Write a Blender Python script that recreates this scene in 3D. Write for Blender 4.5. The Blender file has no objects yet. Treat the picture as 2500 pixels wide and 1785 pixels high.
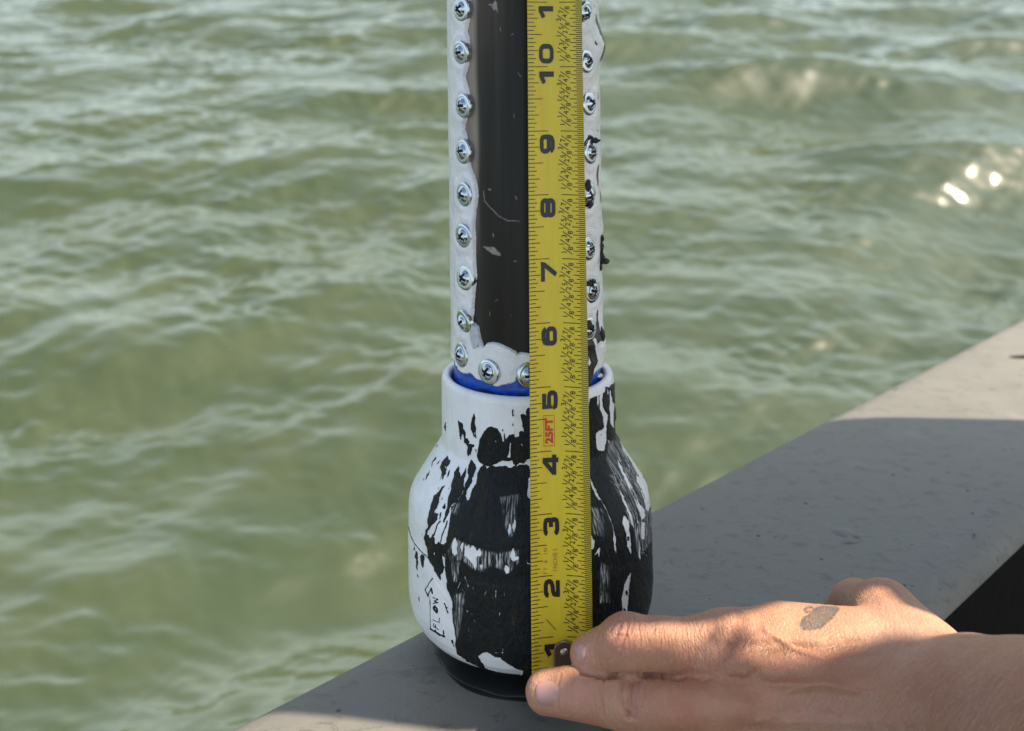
import bpy, bmesh, math, random
import numpy as np
from mathutils import Matrix, Vector, Euler
C = bpy.context; D = bpy.data
scene = C.scene
# ------------------------------------------------------------------ camera, sky, sun, exposure
IN = 0.0254
PITCH = math.radians(15.0)          # camera looks 15 degrees down
HCAM = 1.25                         # camera height over the water, metres
F = 2503.0; PX = 1250.0; PY = 130.0 # focal length / principal point, in photograph pixels (2500x1785)
cp, sp = math.cos(PITCH), math.sin(PITCH)
cam_d = D.cameras.new('camera'); cam = D.objects.new('camera', cam_d); C.collection.objects.link(cam)
cam.location = (0, 0, HCAM); cam.rotation_euler = (math.pi/2-PITCH, 0, 0)
cam_d.sensor_width = 36; cam_d.lens = 36*F/2500; cam_d.shift_y = -(892.5-PY)/2500
cam_d.clip_start = 0.02; cam_d.clip_end = 3000
cam_d.dof.use_dof = True; cam_d.dof.focus_distance = 16.4*IN; cam_d.dof.aperture_fstop = 10.5
scene.camera = cam
RT = Matrix.Rotation(-PITCH, 4, 'X')           # tilted frame: x right, y along the view, z up the picture
def W(p):                                      # inches in the tilted frame (camera at 0) -> world metres
    p = np.asarray(p, float)*IN
    return np.stack([p[...,0], cp*p[...,1]+sp*p[...,2], -sp*p[...,1]+cp*p[...,2]+HCAM], -1)
def P(x, y, d):                                # photograph pixel at a known distance -> inches
    return np.array([(x-PX)/F*d, d, (PY-y)/F*d])
def PD(x, y, d): return P(x*1.0989, y*1.0989, d)
def proj(p):
    return PX+p[...,0]/p[...,1]*F, PY-p[...,2]/p[...,1]*F
SUN_T = np.array([0.75, -0.42, 1.0])           # towards the sun, tilted frame
s = np.array([SUN_T[0], cp*SUN_T[1]+sp*SUN_T[2], -sp*SUN_T[1]+cp*SUN_T[2]]); s /= np.linalg.norm(s)
sun_d = D.lights.new('sun', 'SUN'); sun_d.energy = 5.0; sun_d.angle = math.radians(0.5); sun_d.color = (1, .88, .70)
sun = D.objects.new('sun', sun_d); C.collection.objects.link(sun)
sun.rotation_euler = Vector(s).to_track_quat('Z', 'Y').to_euler()
world = D.worlds.new('World'); scene.world = world; world.use_nodes = True
wn = world.node_tree.nodes; wl = world.node_tree.links
sky = wn.new('ShaderNodeTexSky'); sky.sky_type = 'NISHITA'; sky.sun_disc = False
sky.sun_elevation = math.asin(s[2]); sky.sun_rotation = math.atan2(s[0], s[1])
sky.air_density = 1.0; sky.dust_density = 3.0; sky.ozone_density = 1.0
wn['Background'].inputs[1].default_value = 0.105
tc = wn.new('ShaderNodeTexCoord'); sep = wn.new('ShaderNodeSeparateXYZ'); wl.new(tc.outputs['Generated'], sep.inputs[0])
mp = wn.new('ShaderNodeMapping'); mp.inputs['Scale'].default_value = (1, 1, 2.6); wl.new(tc.outputs['Generated'], mp.inputs[0])
cn = wn.new('ShaderNodeTexNoise'); cn.inputs['Scale'].default_value = 2.6; cn.inputs['Detail'].default_value = 6; cn.inputs['Roughness'].default_value = .6; wl.new(mp.outputs[0], cn.inputs['Vector'])
cr1 = wn.new('ShaderNodeMapRange'); cr1.inputs[1].default_value = .42; cr1.inputs[2].default_value = .62; wl.new(cn.outputs[0], cr1.inputs[0])      # thin cloud
cr2 = wn.new('ShaderNodeMapRange'); cr2.interpolation_type = 'SMOOTHSTEP'; cr2.inputs[1].default_value = .80; cr2.inputs[2].default_value = .06; wl.new(sep.outputs['Z'], cr2.inputs[0])   # low haze
mm = wn.new('ShaderNodeMath'); mm.operation = 'MULTIPLY_ADD'; wl.new(cr1.outputs[0], mm.inputs[0]); mm.inputs[1].default_value = .45; mm.inputs[2].default_value = .50
m2 = wn.new('ShaderNodeMath'); m2.operation = 'MULTIPLY'; wl.new(mm.outputs[0], m2.inputs[0]); wl.new(cr2.outputs[0], m2.inputs[1])
mixw = wn.new('ShaderNodeMix'); mixw.data_type = 'RGBA'; wl.new(m2.outputs[0], mixw.inputs[0]); wl.new(sky.outputs[0], mixw.inputs[6]); mixw.inputs[7].default_value = (6.1, 7.1, 7.5, 1)
wl.new(mixw.outputs[2], wn['Background'].inputs[0])
scene.view_settings.view_transform = 'Standard'; scene.view_settings.look = 'None'
scene.view_settings.exposure = 1.12; scene.view_settings.gamma = 1.0
rng = np.random.default_rng(7); random.seed(7)

# ------------------------------------------------------------------ helpers
def link(o, parent=None):
    C.collection.objects.link(o)
    if parent: o.parent = parent
    return o
def tag(o, label=None, cat=None, group=None, kind=None):
    for k, v in (('label', label), ('category', cat), ('group', group), ('kind', kind)):
        if v: o[k] = v
    return o
def mesh(name, v, f, m=None, parent=None, smooth=True, attrs=None, uv=None, colattr=None):
    me = D.meshes.new(name); v = np.asarray(v, np.float64)
    me.from_pydata([], [], []) if False else None
    if isinstance(f, np.ndarray):
        n = f.shape[1]
        me.vertices.add(len(v)); me.vertices.foreach_set('co', v.astype(np.float32).ravel())
        me.loops.add(f.size); me.loops.foreach_set('vertex_index', f.astype(np.int32).ravel())
        me.polygons.add(len(f)); me.polygons.foreach_set('loop_start', np.arange(0, f.size, n, dtype=np.int32))
        me.update(calc_edges=True)
    else:
        me.from_pydata([tuple(a) for a in v], [], f); me.update()
    me.validate()
    if smooth: me.polygons.foreach_set('use_smooth', np.ones(len(me.polygons), bool))
    for k, a in (attrs or {}).items():
        at = me.attributes.new(k, 'FLOAT', 'POINT'); at.data.foreach_set('value', np.asarray(a, np.float32).ravel())
    for k, a in (colattr or {}).items():
        at = me.attributes.new(k, 'FLOAT_COLOR', 'POINT')
        a = np.asarray(a, np.float32); a = np.concatenate([a, np.ones((len(a), 1), np.float32)], 1)
        at.data.foreach_set('color', a.ravel())
    if uv is not None:
        at = me.attributes.new('surf', 'FLOAT_VECTOR', 'POINT')
        a = np.zeros((len(v), 3), np.float32); a[:, :2] = uv; at.data.foreach_set('vector', a.ravel())
    o = D.objects.new(name, me)
    if m: me.materials.append(m)
    return link(o, parent)
def grid_faces(nr, nc, wrap=False):
    r, c = np.meshgrid(np.arange(nr-1), np.arange(nc if wrap else nc-1), indexing='ij')
    c2 = (c+1) % nc
    return np.stack([r*nc+c, r*nc+c2, (r+1)*nc+c2, (r+1)*nc+c], -1).reshape(-1, 4)
def empty(name, parent=None, mat=None):
    o = D.objects.new(name, None); o.empty_display_size = .02; link(o, parent)
    if mat is not None: o.matrix_world = mat
    return o
def frame(p, extra=None):                      # tilted-frame placement matrix for a thing at p (inches)
    m = Matrix.Translation(Vector(W(p))) @ RT
    return m @ extra if extra is not None else m
_tab = rng.random((256, 256))
def vnoise(x, y, seed=0):
    x = np.asarray(x, float)+seed*17.31; y = np.asarray(y, float)+seed*9.77
    xi = np.floor(x).astype(int); yi = np.floor(y).astype(int); fx = x-xi; fy = y-yi
    fx = fx*fx*(3-2*fx); fy = fy*fy*(3-2*fy)
    a = _tab[xi & 255, yi & 255]; b = _tab[(xi+1) & 255, yi & 255]; c = _tab[xi & 255, (yi+1) & 255]; d = _tab[(xi+1) & 255, (yi+1) & 255]
    return (a*(1-fx)+b*fx)*(1-fy)+(c*(1-fx)+d*fx)*fy
def fbm(x, y, o=4, seed=0):
    r = 0; a = .5; t = 0
    for i in range(o): r = r+a*vnoise(x*2**i, y*2**i, seed+i*3); t += a; a *= .5
    return r/t
def sstep(a, b, x):
    t = np.clip((x-a)/(b-a), 0, 1); return t*t*(3-2*t)
def poly_sd(px, py, poly, margin=6.0):         # signed distance, + inside, clipped to -margin far away
    poly = np.asarray(poly, float); out = np.full(px.shape, -margin)
    lo = poly.min(0)-margin; hi = poly.max(0)+margin
    idx = np.nonzero((px > lo[0]) & (px < hi[0]) & (py > lo[1]) & (py < hi[1]))[0]
    if len(idx) == 0: return out
    x = px[idx]; y = py[idx]; d2 = np.full(len(idx), 1e9); ins = np.zeros(len(idx), bool)
    n = len(poly)
    for i in range(n):
        ax, ay = poly[i]; bx, by = poly[(i+1) % n]
        ex, ey = bx-ax, by-ay; L = ex*ex+ey*ey+1e-9
        t = np.clip(((x-ax)*ex+(y-ay)*ey)/L, 0, 1)
        d2 = np.minimum(d2, (x-ax-t*ex)**2+(y-ay-t*ey)**2)
        cr = (ay > y) != (by > y)
        ins ^= cr & (x < ex*(y-ay)/(ey if abs(ey) > 1e-9 else 1e-9)+ax)
    d = np.sqrt(d2); out[idx] = np.clip(np.where(ins, d, -d), -margin, 99)
    return out
def line_sd(px, py, pts, w, margin=6.0):       # distance inside a stroke of half width w
    pts = np.asarray(pts, float); out = np.full(px.shape, -margin)
    lo = pts.min(0)-margin-w; hi = pts.max(0)+margin+w
    idx = np.nonzero((px > lo[0]) & (px < hi[0]) & (py > lo[1]) & (py < hi[1]))[0]
    x = px[idx]; y = py[idx]; d2 = np.full(len(idx), 1e9)
    for (ax, ay), (bx, by) in zip(pts[:-1], pts[1:]):
        ex, ey = bx-ax, by-ay; t = np.clip(((x-ax)*ex+(y-ay)*ey)/(ex*ex+ey*ey+1e-9), 0, 1)
        d2 = np.minimum(d2, (x-ax-t*ex)**2+(y-ay-t*ey)**2)
    out[idx] = np.maximum(w-np.sqrt(d2), -margin); return out

# ------------------------------------------------------------------ materials
class NB:                                      # small node-building helper
    def __init__(s_, name):
        s_.m = D.materials.new(name); s_.m.use_nodes = True; s_.t = s_.m.node_tree; s_.b = s_.t.nodes['Principled BSDF']
    def n(s_, typ, **kw):
        nd = s_.t.nodes.new(typ)
        for k, v in kw.items():
            if k[0] == 'i' and k[1:].isdigit(): s_.put(nd.inputs[int(k[1:])], v)
            elif k in ('operation', 'data_type', 'blend_type', 'attribute_name', 'feature', 'noise_dimensions', 'mode', 'clamp', 'interpolation_type', 'distance', 'normalize'): setattr(nd, k, v)
            else: s_.put(nd.inputs[k.replace('_', ' ')], v)
        return nd
    def put(s_, sock, v):
        if isinstance(v, bpy.types.NodeSocket): s_.t.links.new(v, sock)
        else: sock.default_value = v if not (isinstance(v, tuple) and len(v) == 3 and len(getattr(sock, 'default_value', v)) == 4) else (*v, 1)
    def coord(s_, kind='Object', scale=(1, 1, 1)):
        if kind == 'surf': c = s_.n('ShaderNodeAttribute', attribute_name='surf').outputs['Vector']
        else: c = s_.t.nodes.new('ShaderNodeTexCoord').outputs[kind]
        return s_.n('ShaderNodeMapping', i0=c, Scale=scale).outputs[0]
    def noise(s_, vec, scale, detail=4, rough=.5, dist=0):
        return s_.n('ShaderNodeTexNoise', Vector=vec, Scale=scale, Detail=detail, Roughness=rough, Distortion=dist).outputs[0]
    def attr(s_, name, out='Fac'): return s_.n('ShaderNodeAttribute', attribute_name=name).outputs[out]
    def math(s_, op, a, b=0.0, c=0.0): 
        nd = s_.n('ShaderNodeMath', operation=op, i0=a, i1=b)
        if op in ('MULTIPLY_ADD', 'COMPARE', 'SMOOTH_MIN'): s_.put(nd.inputs[2], c)
        return nd.outputs[0]
    def ramp(s_, v, a, b, lo=0.0, hi=1.0):
        nd = s_.n('ShaderNodeMapRange', Value=v); nd.interpolation_type = 'SMOOTHSTEP'
        for i, q in zip((1, 2, 3, 4), (a, b, lo, hi)): s_.put(nd.inputs[i], q)
        return nd.outputs[0]
    def mix(s_, f, a, b):
        nd = s_.t.nodes.new('ShaderNodeMix'); nd.data_type = 'RGBA'
        s_.put(nd.inputs[0], f); s_.put(nd.inputs[6], a); s_.put(nd.inputs[7], b); return nd.outputs[2]
    def fmix(s_, f, a, b):
        nd = s_.t.nodes.new('ShaderNodeMix'); nd.data_type = 'FLOAT'
        s_.put(nd.inputs[0], f); s_.put(nd.inputs[2], a); s_.put(nd.inputs[3], b); return nd.outputs[0]
    def bump(s_, h, strength=.3, dist=.001, prev=None):
        nd = s_.n('ShaderNodeBump', Strength=strength, Distance=dist, Height=h)
        if prev is not None: s_.put(nd.inputs['Normal'], prev)
        return nd.outputs[0]
    def done(s_, color=None, rough=None, normal=None, **kw):
        for k, v in (('Base Color', color), ('Roughness', rough), ('Normal', normal)):
            if v is not None: s_.put(s_.b.inputs[k], v)
        for k, v in kw.items(): s_.put(s_.b.inputs[k.replace('_', ' ')], v)
        return s_.m

def mat_water():
    b = NB('water'); geo = b.t.nodes.new('ShaderNodeNewGeometry').outputs['Position']
    c = b.n('ShaderNodeMapping', i0=geo, Scale=(1, 1.6, 1)).outputs[0]
    n1 = b.noise(c, 3.0, 3, .5); n2 = b.noise(c, 55, 3, .55, .6); n3 = b.noise(c, 160, 2, .5)
    col = b.mix(b.ramp(n1, .35, .65), (.037, .051, .013), (.047, .059, .017))
    h = b.math('ADD', b.math('MULTIPLY', n2, 1.0), b.math('MULTIPLY', n3, .32))
    nm = b.bump(h, .30, .0022)
    return b.done(col, .045, nm, IOR=1.95, Specular_IOR_Level=.5)
def mat_deck():
    b = NB('deck_paint'); c = b.coord('Object'); 
    n1 = b.noise(c, 8, 5, .6); n2 = b.noise(c, 350, 3, .6); n3 = b.noise(b.coord('Object', (1, 1.5, 1)), 75, 5, .75, .5)
    col = b.mix(b.ramp(n1, .3, .7), (.142, .135, .116), (.180, .171, .147))
    v = b.n('ShaderNodeTexVoronoi', Vector=c, Scale=75.0, Randomness=1.0)
    wn_ = b.n('ShaderNodeTexWhiteNoise', i0=v.outputs['Position']).outputs[0]
    spot = b.math('MULTIPLY', b.ramp(v.outputs['Distance'], .05, .13, 1, 0), b.ramp(wn_, .86, .88))
    v2 = b.n('ShaderNodeTexVoronoi', Vector=b.coord('Object', (1, 1.6, 1)), Scale=170.0)
    wn2 = b.n('ShaderNodeTexWhiteNoise', i0=v2.outputs['Position']).outputs[0]
    spot2 = b.math('MULTIPLY', b.ramp(v2.outputs['Distance'], .10, .22, 1, 0), b.ramp(wn2, .92, .94))
    spots = b.math('MAXIMUM', spot, spot2)
    scuff = b.ramp(n3, .54, .64)
    col = b.mix(b.math('MULTIPLY', scuff, .5), col, (.07, .068, .063))
    col = b.mix(b.math('MULTIPLY', spots, .8), col, (.03, .028, .025))
    cellr = b.ramp(b.n('ShaderNodeTexVoronoi', Vector=b.coord('Object', (1, 1.5, 1)), Scale=120.0, feature='DISTANCE_TO_EDGE').outputs[0], 0, .05, 1, 0)
    crk = b.math('MULTIPLY', cellr, b.ramp(b.noise(c, 22, 4, .7), .56, .66))
    col = b.mix(b.math('MULTIPLY', crk, .55), col, (.04, .04, .04))
    pale = b.ramp(b.noise(c, 26, 4, .6, .4), .60, .72)
    col = b.mix(b.math('MULTIPLY', pale, .18), col, (.30, .29, .27))
    nm = b.bump(n2, .25, .0008); nm = b.bump(b.math('SUBTRACT', b.math('SUBTRACT', n3, b.math('MULTIPLY', spots, .8)), b.math('MULTIPLY', crk, .5)), .30, .0018, nm)
    nm = b.bump(n1, .12, .01, nm)
    return b.done(col, b.ramp(n1, .2, .8, .42, .6), nm, Specular_IOR_Level=.35)
def simple(name, col, rough=.5, metal=0.0, bump=None, **kw):
    b = NB(name); nm = None
    if bump: nm = b.bump(b.noise(b.coord('Object'), bump[0], 4, .6), bump[1], bump[2])
    return b.done((*col, 1), rough, nm, Metallic=metal, **kw)
def mat_coupling():
    b = NB('painted_coupling'); ink = b.attr('ink'); dry = b.attr('dry')
    sc = b.coord('surf', (1, .09, 1)); st = b.noise(sc, 38, 4, .6); fine = b.noise(b.coord('surf', (1, .5, 1)), 30, 4, .65)
    sc2 = b.coord('surf', (1, .2, 1)); st2 = b.noise(sc2, 9, 3, .6, .3)
    e = b.math('ADD', ink, b.math('MULTIPLY', b.math('SUBTRACT', fine, .5), 2.6))
    cut = b.math('MULTIPLY', dry, b.ramp(st, .42, .64))
    cut = b.math('MULTIPLY', cut, b.ramp(st2, .30, .62))
    mask = b.math('MULTIPLY', b.ramp(e, -.35, .35), b.math('SUBTRACT', 1.0, cut))
    n1 = b.noise(b.coord('surf'), 3.0, 4, .6)
    white = b.mix(b.ramp(n1, .4, .7), (.82, .83, .84), (.74, .75, .76))
    sm = b.ramp(b.noise(b.coord('surf', (1, .35, 1)), 7, 5, .7, .8), .60, .78)
    white = b.mix(b.math('MULTIPLY', sm, .22), white, (.30, .29, .27))
    brown = b.ramp(b.noise(b.coord('surf', (1, .25, 1)), 5, 5, .65), .45, .68)
    black = b.mix(brown, (.008, .011, .014), (.020, .018, .013))
    wear = b.math('MULTIPLY', b.ramp(b.noise(b.coord('surf', (1, .13, 1)), 22, 6, .75, .6), .56, .74), b.ramp(b.noise(b.coord('surf', (1, .6, 1)), 3.2, 3, .5), .40, .62, .1, .9))
    black = b.mix(wear, black, (.085, .078, .062))
    col = b.mix(mask, white, black)
    h = b.math('ADD', b.math('MULTIPLY', mask, .6), b.math('MULTIPLY', b.math('MULTIPLY', mask, b.math('ADD', st, fine)), .8))
    nm = b.bump(h, .95, .0008)
    nm = b.bump(b.noise(b.coord('surf'), 14, 4, .6), .10, .0006, nm)
    rg = b.fmix(mask, b.math('ADD', .20, b.math('MULTIPLY', n1, .14)), b.ramp(fine, .3, .7, .22, .46))
    return b.done(col, rg, nm, Specular_IOR_Level=b.fmix(mask, .5, .19))
def mat_sealant():
    b = NB('white_sealant'); ink = b.attr('ink'); c = b.coord('surf')
    fine = b.noise(c, 30, 4, .65)
    mask = b.ramp(b.math('ADD', ink, b.math('MULTIPLY', b.math('SUBTRACT', fine, .5), 2.0)), -.3, .3)
    n1 = b.noise(c, 2.2, 4, .55); 
    white = b.mix(b.ramp(n1, .35, .7), (.83, .82, .83), (.73, .73, .75))
    gr = b.attr('grey'); white = b.mix(b.math('MULTIPLY', gr, b.ramp(b.noise(c, 20, 5, .7, .7), .35, .65, .5, 1.0)), white, (.40, .43, .47))
    col = b.mix(mask, white, (.014, .014, .014))
    nm = b.bump(n1, .5, .004); nm = b.bump(b.noise(c, 11, 3, .5), .25, .0012, nm)
    return b.done(col, b.fmix(mask, .24, .35), nm, Specular_IOR_Level=.5, Subsurface_Weight=.15, Subsurface_Radius=(.004, .004, .004), Subsurface_Scale=1.0)
def mat_tube():
    b = NB('dark_tube'); c = b.attr('tint', 'Color'); s1 = b.noise(b.coord('surf', (1, .015, 1)), 9, 5, .7)
    col = b.mix(b.ramp(s1, .4, .75), c, b.n('ShaderNodeMixRGB', blend_type='MULTIPLY', i0=1.0, i1=c, i2=(.62, .62, .66, 1)).outputs[0])
    f1 = b.noise(b.coord('surf'), 34, 4, .7)
    dust = b.math('MULTIPLY', b.ramp(f1, .70, .80), .22)
    col = b.mix(dust, col, (.25, .25, .24))
    return b.done(col, b.ramp(s1, .3, .7, .16, .30), b.bump(s1, .05, .0004), Specular_IOR_Level=.20)
def mat_primer():
    b = NB('blue_primer'); n = b.noise(b.coord('surf'), 4, 4, .6)
    return b.done(b.mix(b.ramp(n, .35, .7), (.003, .035, .30), (.006, .10, .55)), .22, b.bump(n, .3, .001))
def mat_yellow():
    b = NB('yellow_tape'); n = b.noise(b.coord('surf', (1, .12, 1)), 5, 4, .6); n2 = b.noise(b.coord('surf'), 60, 3, .6)
    col = b.mix(b.ramp(n, .3, .7), (.70, .535, .035), (.63, .475, .032))
    d = b.ramp(b.noise(b.coord('surf', (1, .5, 1)), 16, 6, .75, .5), .66, .80)
    col = b.mix(b.math('MULTIPLY', d, .25), col, (.16, .12, .04))
    return b.done(col, b.ramp(n2, .3, .7, .30, .42), b.bump(n2, .04, .0003), Specular_IOR_Level=.4)
def mat_metal():
    b = NB('zinc_steel'); n = b.noise(b.coord('Object'), 900, 3, .6)
    return b.done((.50, .55, .58, 1), b.ramp(n, .3, .7, .12, .22), b.bump(n, .06, .0003), Metallic=1.0)
def mat_skin():
    b = NB('skin'); c = b.coord('Object'); col0 = b.attr('tone', 'Color')
    n1 = b.noise(c, 45, 5, .65); n2 = b.noise(c, 420, 3, .6); 
    mott = b.mix(b.ramp(n1, .3, .7), (.92, .86, .84), (1.06, 1.10, 1.12))
    mul = b.n('ShaderNodeMixRGB', blend_type='MULTIPLY', i0=1.0, i1=col0, i2=mott).outputs[0]
    fr = b.ramp(b.noise(c, 260, 2, .5), .66, .74)
    mul = b.mix(b.math('MULTIPLY', fr, .22), mul, (.30, .16, .10))
    wr = b.attr('wrinkle')
    cr = b.n('ShaderNodeTexVoronoi', Vector=b.coord('Object', (1.9, 1, .55)), Scale=650.0, feature='DISTANCE_TO_EDGE').outputs[0]
    cre = b.ramp(cr, 0, .16)
    nn = b.noise(b.coord('Object', (3.4, 1, .5)), 330, 3, .55, .5)
    nm = b.bump(cre, .40, .0005); nm = b.bump(nn, b.math('ADD', .22, b.math('MULTIPLY', wr, .95)), .0012, nm); nm = b.bump(n1, .25, .0016, nm)
    return b.done(mul, b.ramp(n2, .3, .7, .44, .58), nm, Specular_IOR_Level=.42,
                  Subsurface_Weight=.35, Subsurface_Radius=(1.0, .35, .2), Subsurface_Scale=.0013)
M = dict(water=mat_water(), deck=mat_deck(), coupling=mat_coupling(), sealant=mat_sealant(), tube=mat_tube(), primer=mat_primer(),
         yellow=mat_yellow(), metal=mat_metal(), skin=mat_skin(),
         ink=simple('black_print', (.012, .012, .012), .4), red=simple('red_print', (.55, .03, .02), .45), orange=simple('orange_print', (.50, .16, .03), .45),
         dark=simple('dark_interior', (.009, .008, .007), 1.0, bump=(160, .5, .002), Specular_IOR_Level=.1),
         rubber=simple('black_rubber', (.020, .021, .021), .5, bump=(60, .35, .002)),
         tar=simple('tar', (.012, .011, .010), .4, bump=(900, .8, .001)),
         hook=simple('bronze_steel', (.24, .165, .13), .42, .9, bump=(700, .25, .0006)),
         rivet=simple('rivet_steel', (.42, .33, .28), .35, .9, bump=(700, .2, .0005)),
         steel_edge=simple('tape_edge', (.06, .05, .02), .5, .3),
         nail=simple('nail', (.44, .25, .22), .34, Subsurface_Weight=.2, Subsurface_Scale=.002),
         recess=simple('recess_shade', (.02, .02, .02), .5, .6),  # darker metal paints in the shade inside the screw recess
         canvas=simple('canvas', (.30, .31, .33), .9, bump=(1500, .4, .0006)),
         hair=simple('arm_hair', (.52, .34, .21), .35))

# ------------------------------------------------------------------ water
def wave_h(x, y):
    h = np.zeros_like(x); r = np.random.default_rng(21)
    wp = [vnoise(x*f_, y*f_, 60+k)-.5 for k, f_ in enumerate((.9, 1.6, 2.9, 5.0, 8.0))]; ev = [vnoise(x*f_, y*f_*1.3, 80+k) for k, f_ in enumerate((.5, .8, 1.3, 2.0, 3.2, 5.0, 7.0))]
    for k in range(150):
        u = (k+r.uniform(0, 1))/150; lam = math.exp(math.log(.022)+u*(math.log(1.15)-math.log(.022)))
        th = r.normal(math.pi/2+.10, .62 if lam < .25 else .30)
        slope = np.interp(math.log(lam), [math.log(.022), math.log(.06), math.log(.2), math.log(.5), math.log(1.15)], [.022, .038, .032, .036, .054])
        amp = slope*lam/6.283*r.uniform(.6, 1.35)
        kx, ky = math.cos(th)*2*math.pi/lam, math.sin(th)*2*math.pi/lam
        j_ = int(np.clip(np.interp(math.log(lam), [math.log(.03), math.log(1.1)], [4.9, 0]), 0, 4))
        q = kx*x+ky*y+r.uniform(0, 6.28)+wp[j_]*1.8*r.choice([-1, 1])+wp[(j_+r.integers(0, 3)) % 5]*1.0
        e = ev[min(6, j_+r.integers(0, 3))]; env = .22+1.75*e*e
        h += amp*env*(np.exp(.14*np.sin(q))-1.005)*7.0
    return h
ra = np.concatenate([np.exp(np.linspace(math.log(.25), math.log(13), 1000)), np.exp(np.linspace(math.log(14), math.log(1500), 24))])
an = np.concatenate([np.linspace(-.62, .62, 860), np.linspace(.62, 2*math.pi-.62, 92)[1:-1]])
A_, R_ = np.meshgrid(an, ra); X = R_*np.sin(A_); Y = R_*np.cos(A_)-.15
Z = wave_h(X.ravel(), Y.ravel()).reshape(X.shape)*sstep(30, 12, R_)
Z[0] = 0
wat = mesh('water', np.stack([X, Y, Z], -1).reshape(-1, 3), np.concatenate([grid_faces(*X.shape, True)[:, ::-1]]), M['water'])
tag(wat, kind='structure')

# ------------------------------------------------------------------ boat: gunwale, hull, dark inside
ZD = -10.35; AXD = 18.2
boat = empty('boat', mat=frame((0, 18, ZD)))
tag(boat, 'flat grey painted boat gunwale running diagonally above the green water', 'boat')
def boat_pt(a, q, z):  # a along the gunwale, q across (0 outer edge, + inward), z up ; local inches
    o = np.array([-1.79, 18.3-18.0]); u = np.array([.7071, .7071]); n = np.array([.7071, -.7071])
    xy = o+u*a+n*q; return (xy[0], xy[1], z)
def sweep(name, prof, a0, a1, m, n=60):
    v = [np.array(boat_pt(a, q, z))*IN for a in np.linspace(a0, a1, n) for q, z in prof]
    return mesh(name, v, grid_faces(n, len(prof)), m, boat)
prof = [(-.9, -9), (-.62, -3), (-.42, -1.0), (-.30, -.55), (-.2, -.3), (-.05, -.12), (.12, -.035), (.35, 0)]
prof += [(q, .0) for q in np.linspace(.6, 5.0, 12)]+[(5.4, -.01), (5.75, -.05), (5.98, -.15), (6.12, -.3), (6.18, -.5)]
sweep('gunwale', prof, -40, 130, M['deck'])
sweep('hull_side', [(-.9, -9), (-1.4, -13), (-1.9, -19), (-3.0, -25)], -40, 130, M['deck'])
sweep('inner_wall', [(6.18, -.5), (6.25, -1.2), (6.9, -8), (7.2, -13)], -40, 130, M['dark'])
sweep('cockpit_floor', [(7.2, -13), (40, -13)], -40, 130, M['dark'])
# small raised blister and a thin dark oval mark
def disc_dome(c, rx, ry, h, rot=0, nr=8, na=28, rough=0):
    v = [(c[0], c[1], c[2]+h)]; f = []
    for i in range(1, nr+1):
        t = i/nr
        for k in range(na):
            a = k/na*2*math.pi; w = 1+rough*math.sin(a*3+rot*5)+rough*.6*math.sin(a*7+1)
            x = rx*t*w*math.cos(a); y = ry*t*w*math.sin(a)
            v.append((c[0]+x*math.cos(rot)-y*math.sin(rot), c[1]+x*math.sin(rot)+y*math.cos(rot), c[2]+h*(1-t*t)**1.2-.004*(i == nr)))
    for k in range(na): f.append((0, 1+k, 1+(k+1) % na))
    for i in range(nr-1):
        for k in range(na):
            a = 1+i*na+k; b_ = 1+i*na+(k+1) % na; f.append((a, a+na, b_+na, b_))
    return [np.array(p)*IN for p in v], f
def deck_at(xd, yd):   # picture position on the deck plane -> boat-local inches
    y = yd*1.0989; d = -ZD*F/(y-PY); p = P(xd*1.0989, y, d); return (p[0], p[1]-18, 0)
for cx, cy, rx, ry, h in ((1872, 1182, .26, .22, .035), (1905, 1192, .12, .10, .03), (1893, 1205, .28, .07, .02)):
    v, f = disc_dome(deck_at(cx, cy), rx, ry, h, .2, rough=.1); mesh('paint_blister', v, f, M['deck'], boat)
v, f = disc_dome(deck_at(2285, 793), .75, .22, .03, .1, rough=.05); mesh('dark_mark', v, f, M['dark'], boat)
for cx, cy, r_ in ((1985, 1055, .05), (1990, 865, .04), (1850, 920, .04), (2105, 1050, .03), (1825, 1242, .028), (2150, 1090, .05), (2165, 1188, .035), (2010, 1300, .02), (1685, 1190, .05), (1790, 1118, .05), (1560, 1130, .04), (2160, 1140, .03), (2230, 1000, .03)):
    v, f = disc_dome(deck_at(cx, cy), r_*1.3, r_, .012, cx, 3, 10, .25); mesh('tar_speck', v, f, M['tar'], boat)

v, f = disc_dome((.30, AXD-18-.17, 0), 1.83, 1.80, .018, .4, 6, 72, .018); mesh('wet_patch', v, f, simple('wet_deck', (.030, .030, .026), .28, bump=(90, .2, .001)), boat)
# ------------------------------------------------------------------ sheets added out of frame, cut to throw the wanted shadows
def shadow_caster(name, quads, zc, m, label, th=.4):
    """quads: polygons given as shadow outlines on the deck plane (x, depth) ; lifted along the sun direction to height zc"""
    v = []; f = []; k = (zc-ZD)/SUN_T[2]
    for q in quads:
        n = len(q); b0 = len(v)
        for dz in (0, th):
            for x, y in q: v.append((x+SUN_T[0]*k, y+SUN_T[1]*k-18, zc-ZD+dz))
        f.append(tuple(range(b0+n-1, b0-1, -1))); f.append(tuple(range(b0+n, b0+2*n)))
        for i in range(n): f.append((b0+i, b0+(i+1) % n, b0+n+(i+1) % n, b0+n+i))
    o = mesh(name, np.array(v)*IN, f, m, smooth=False); o.matrix_world = frame((0, 18, ZD)); tag(o, label, 'shadow_caster'); return o
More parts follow.
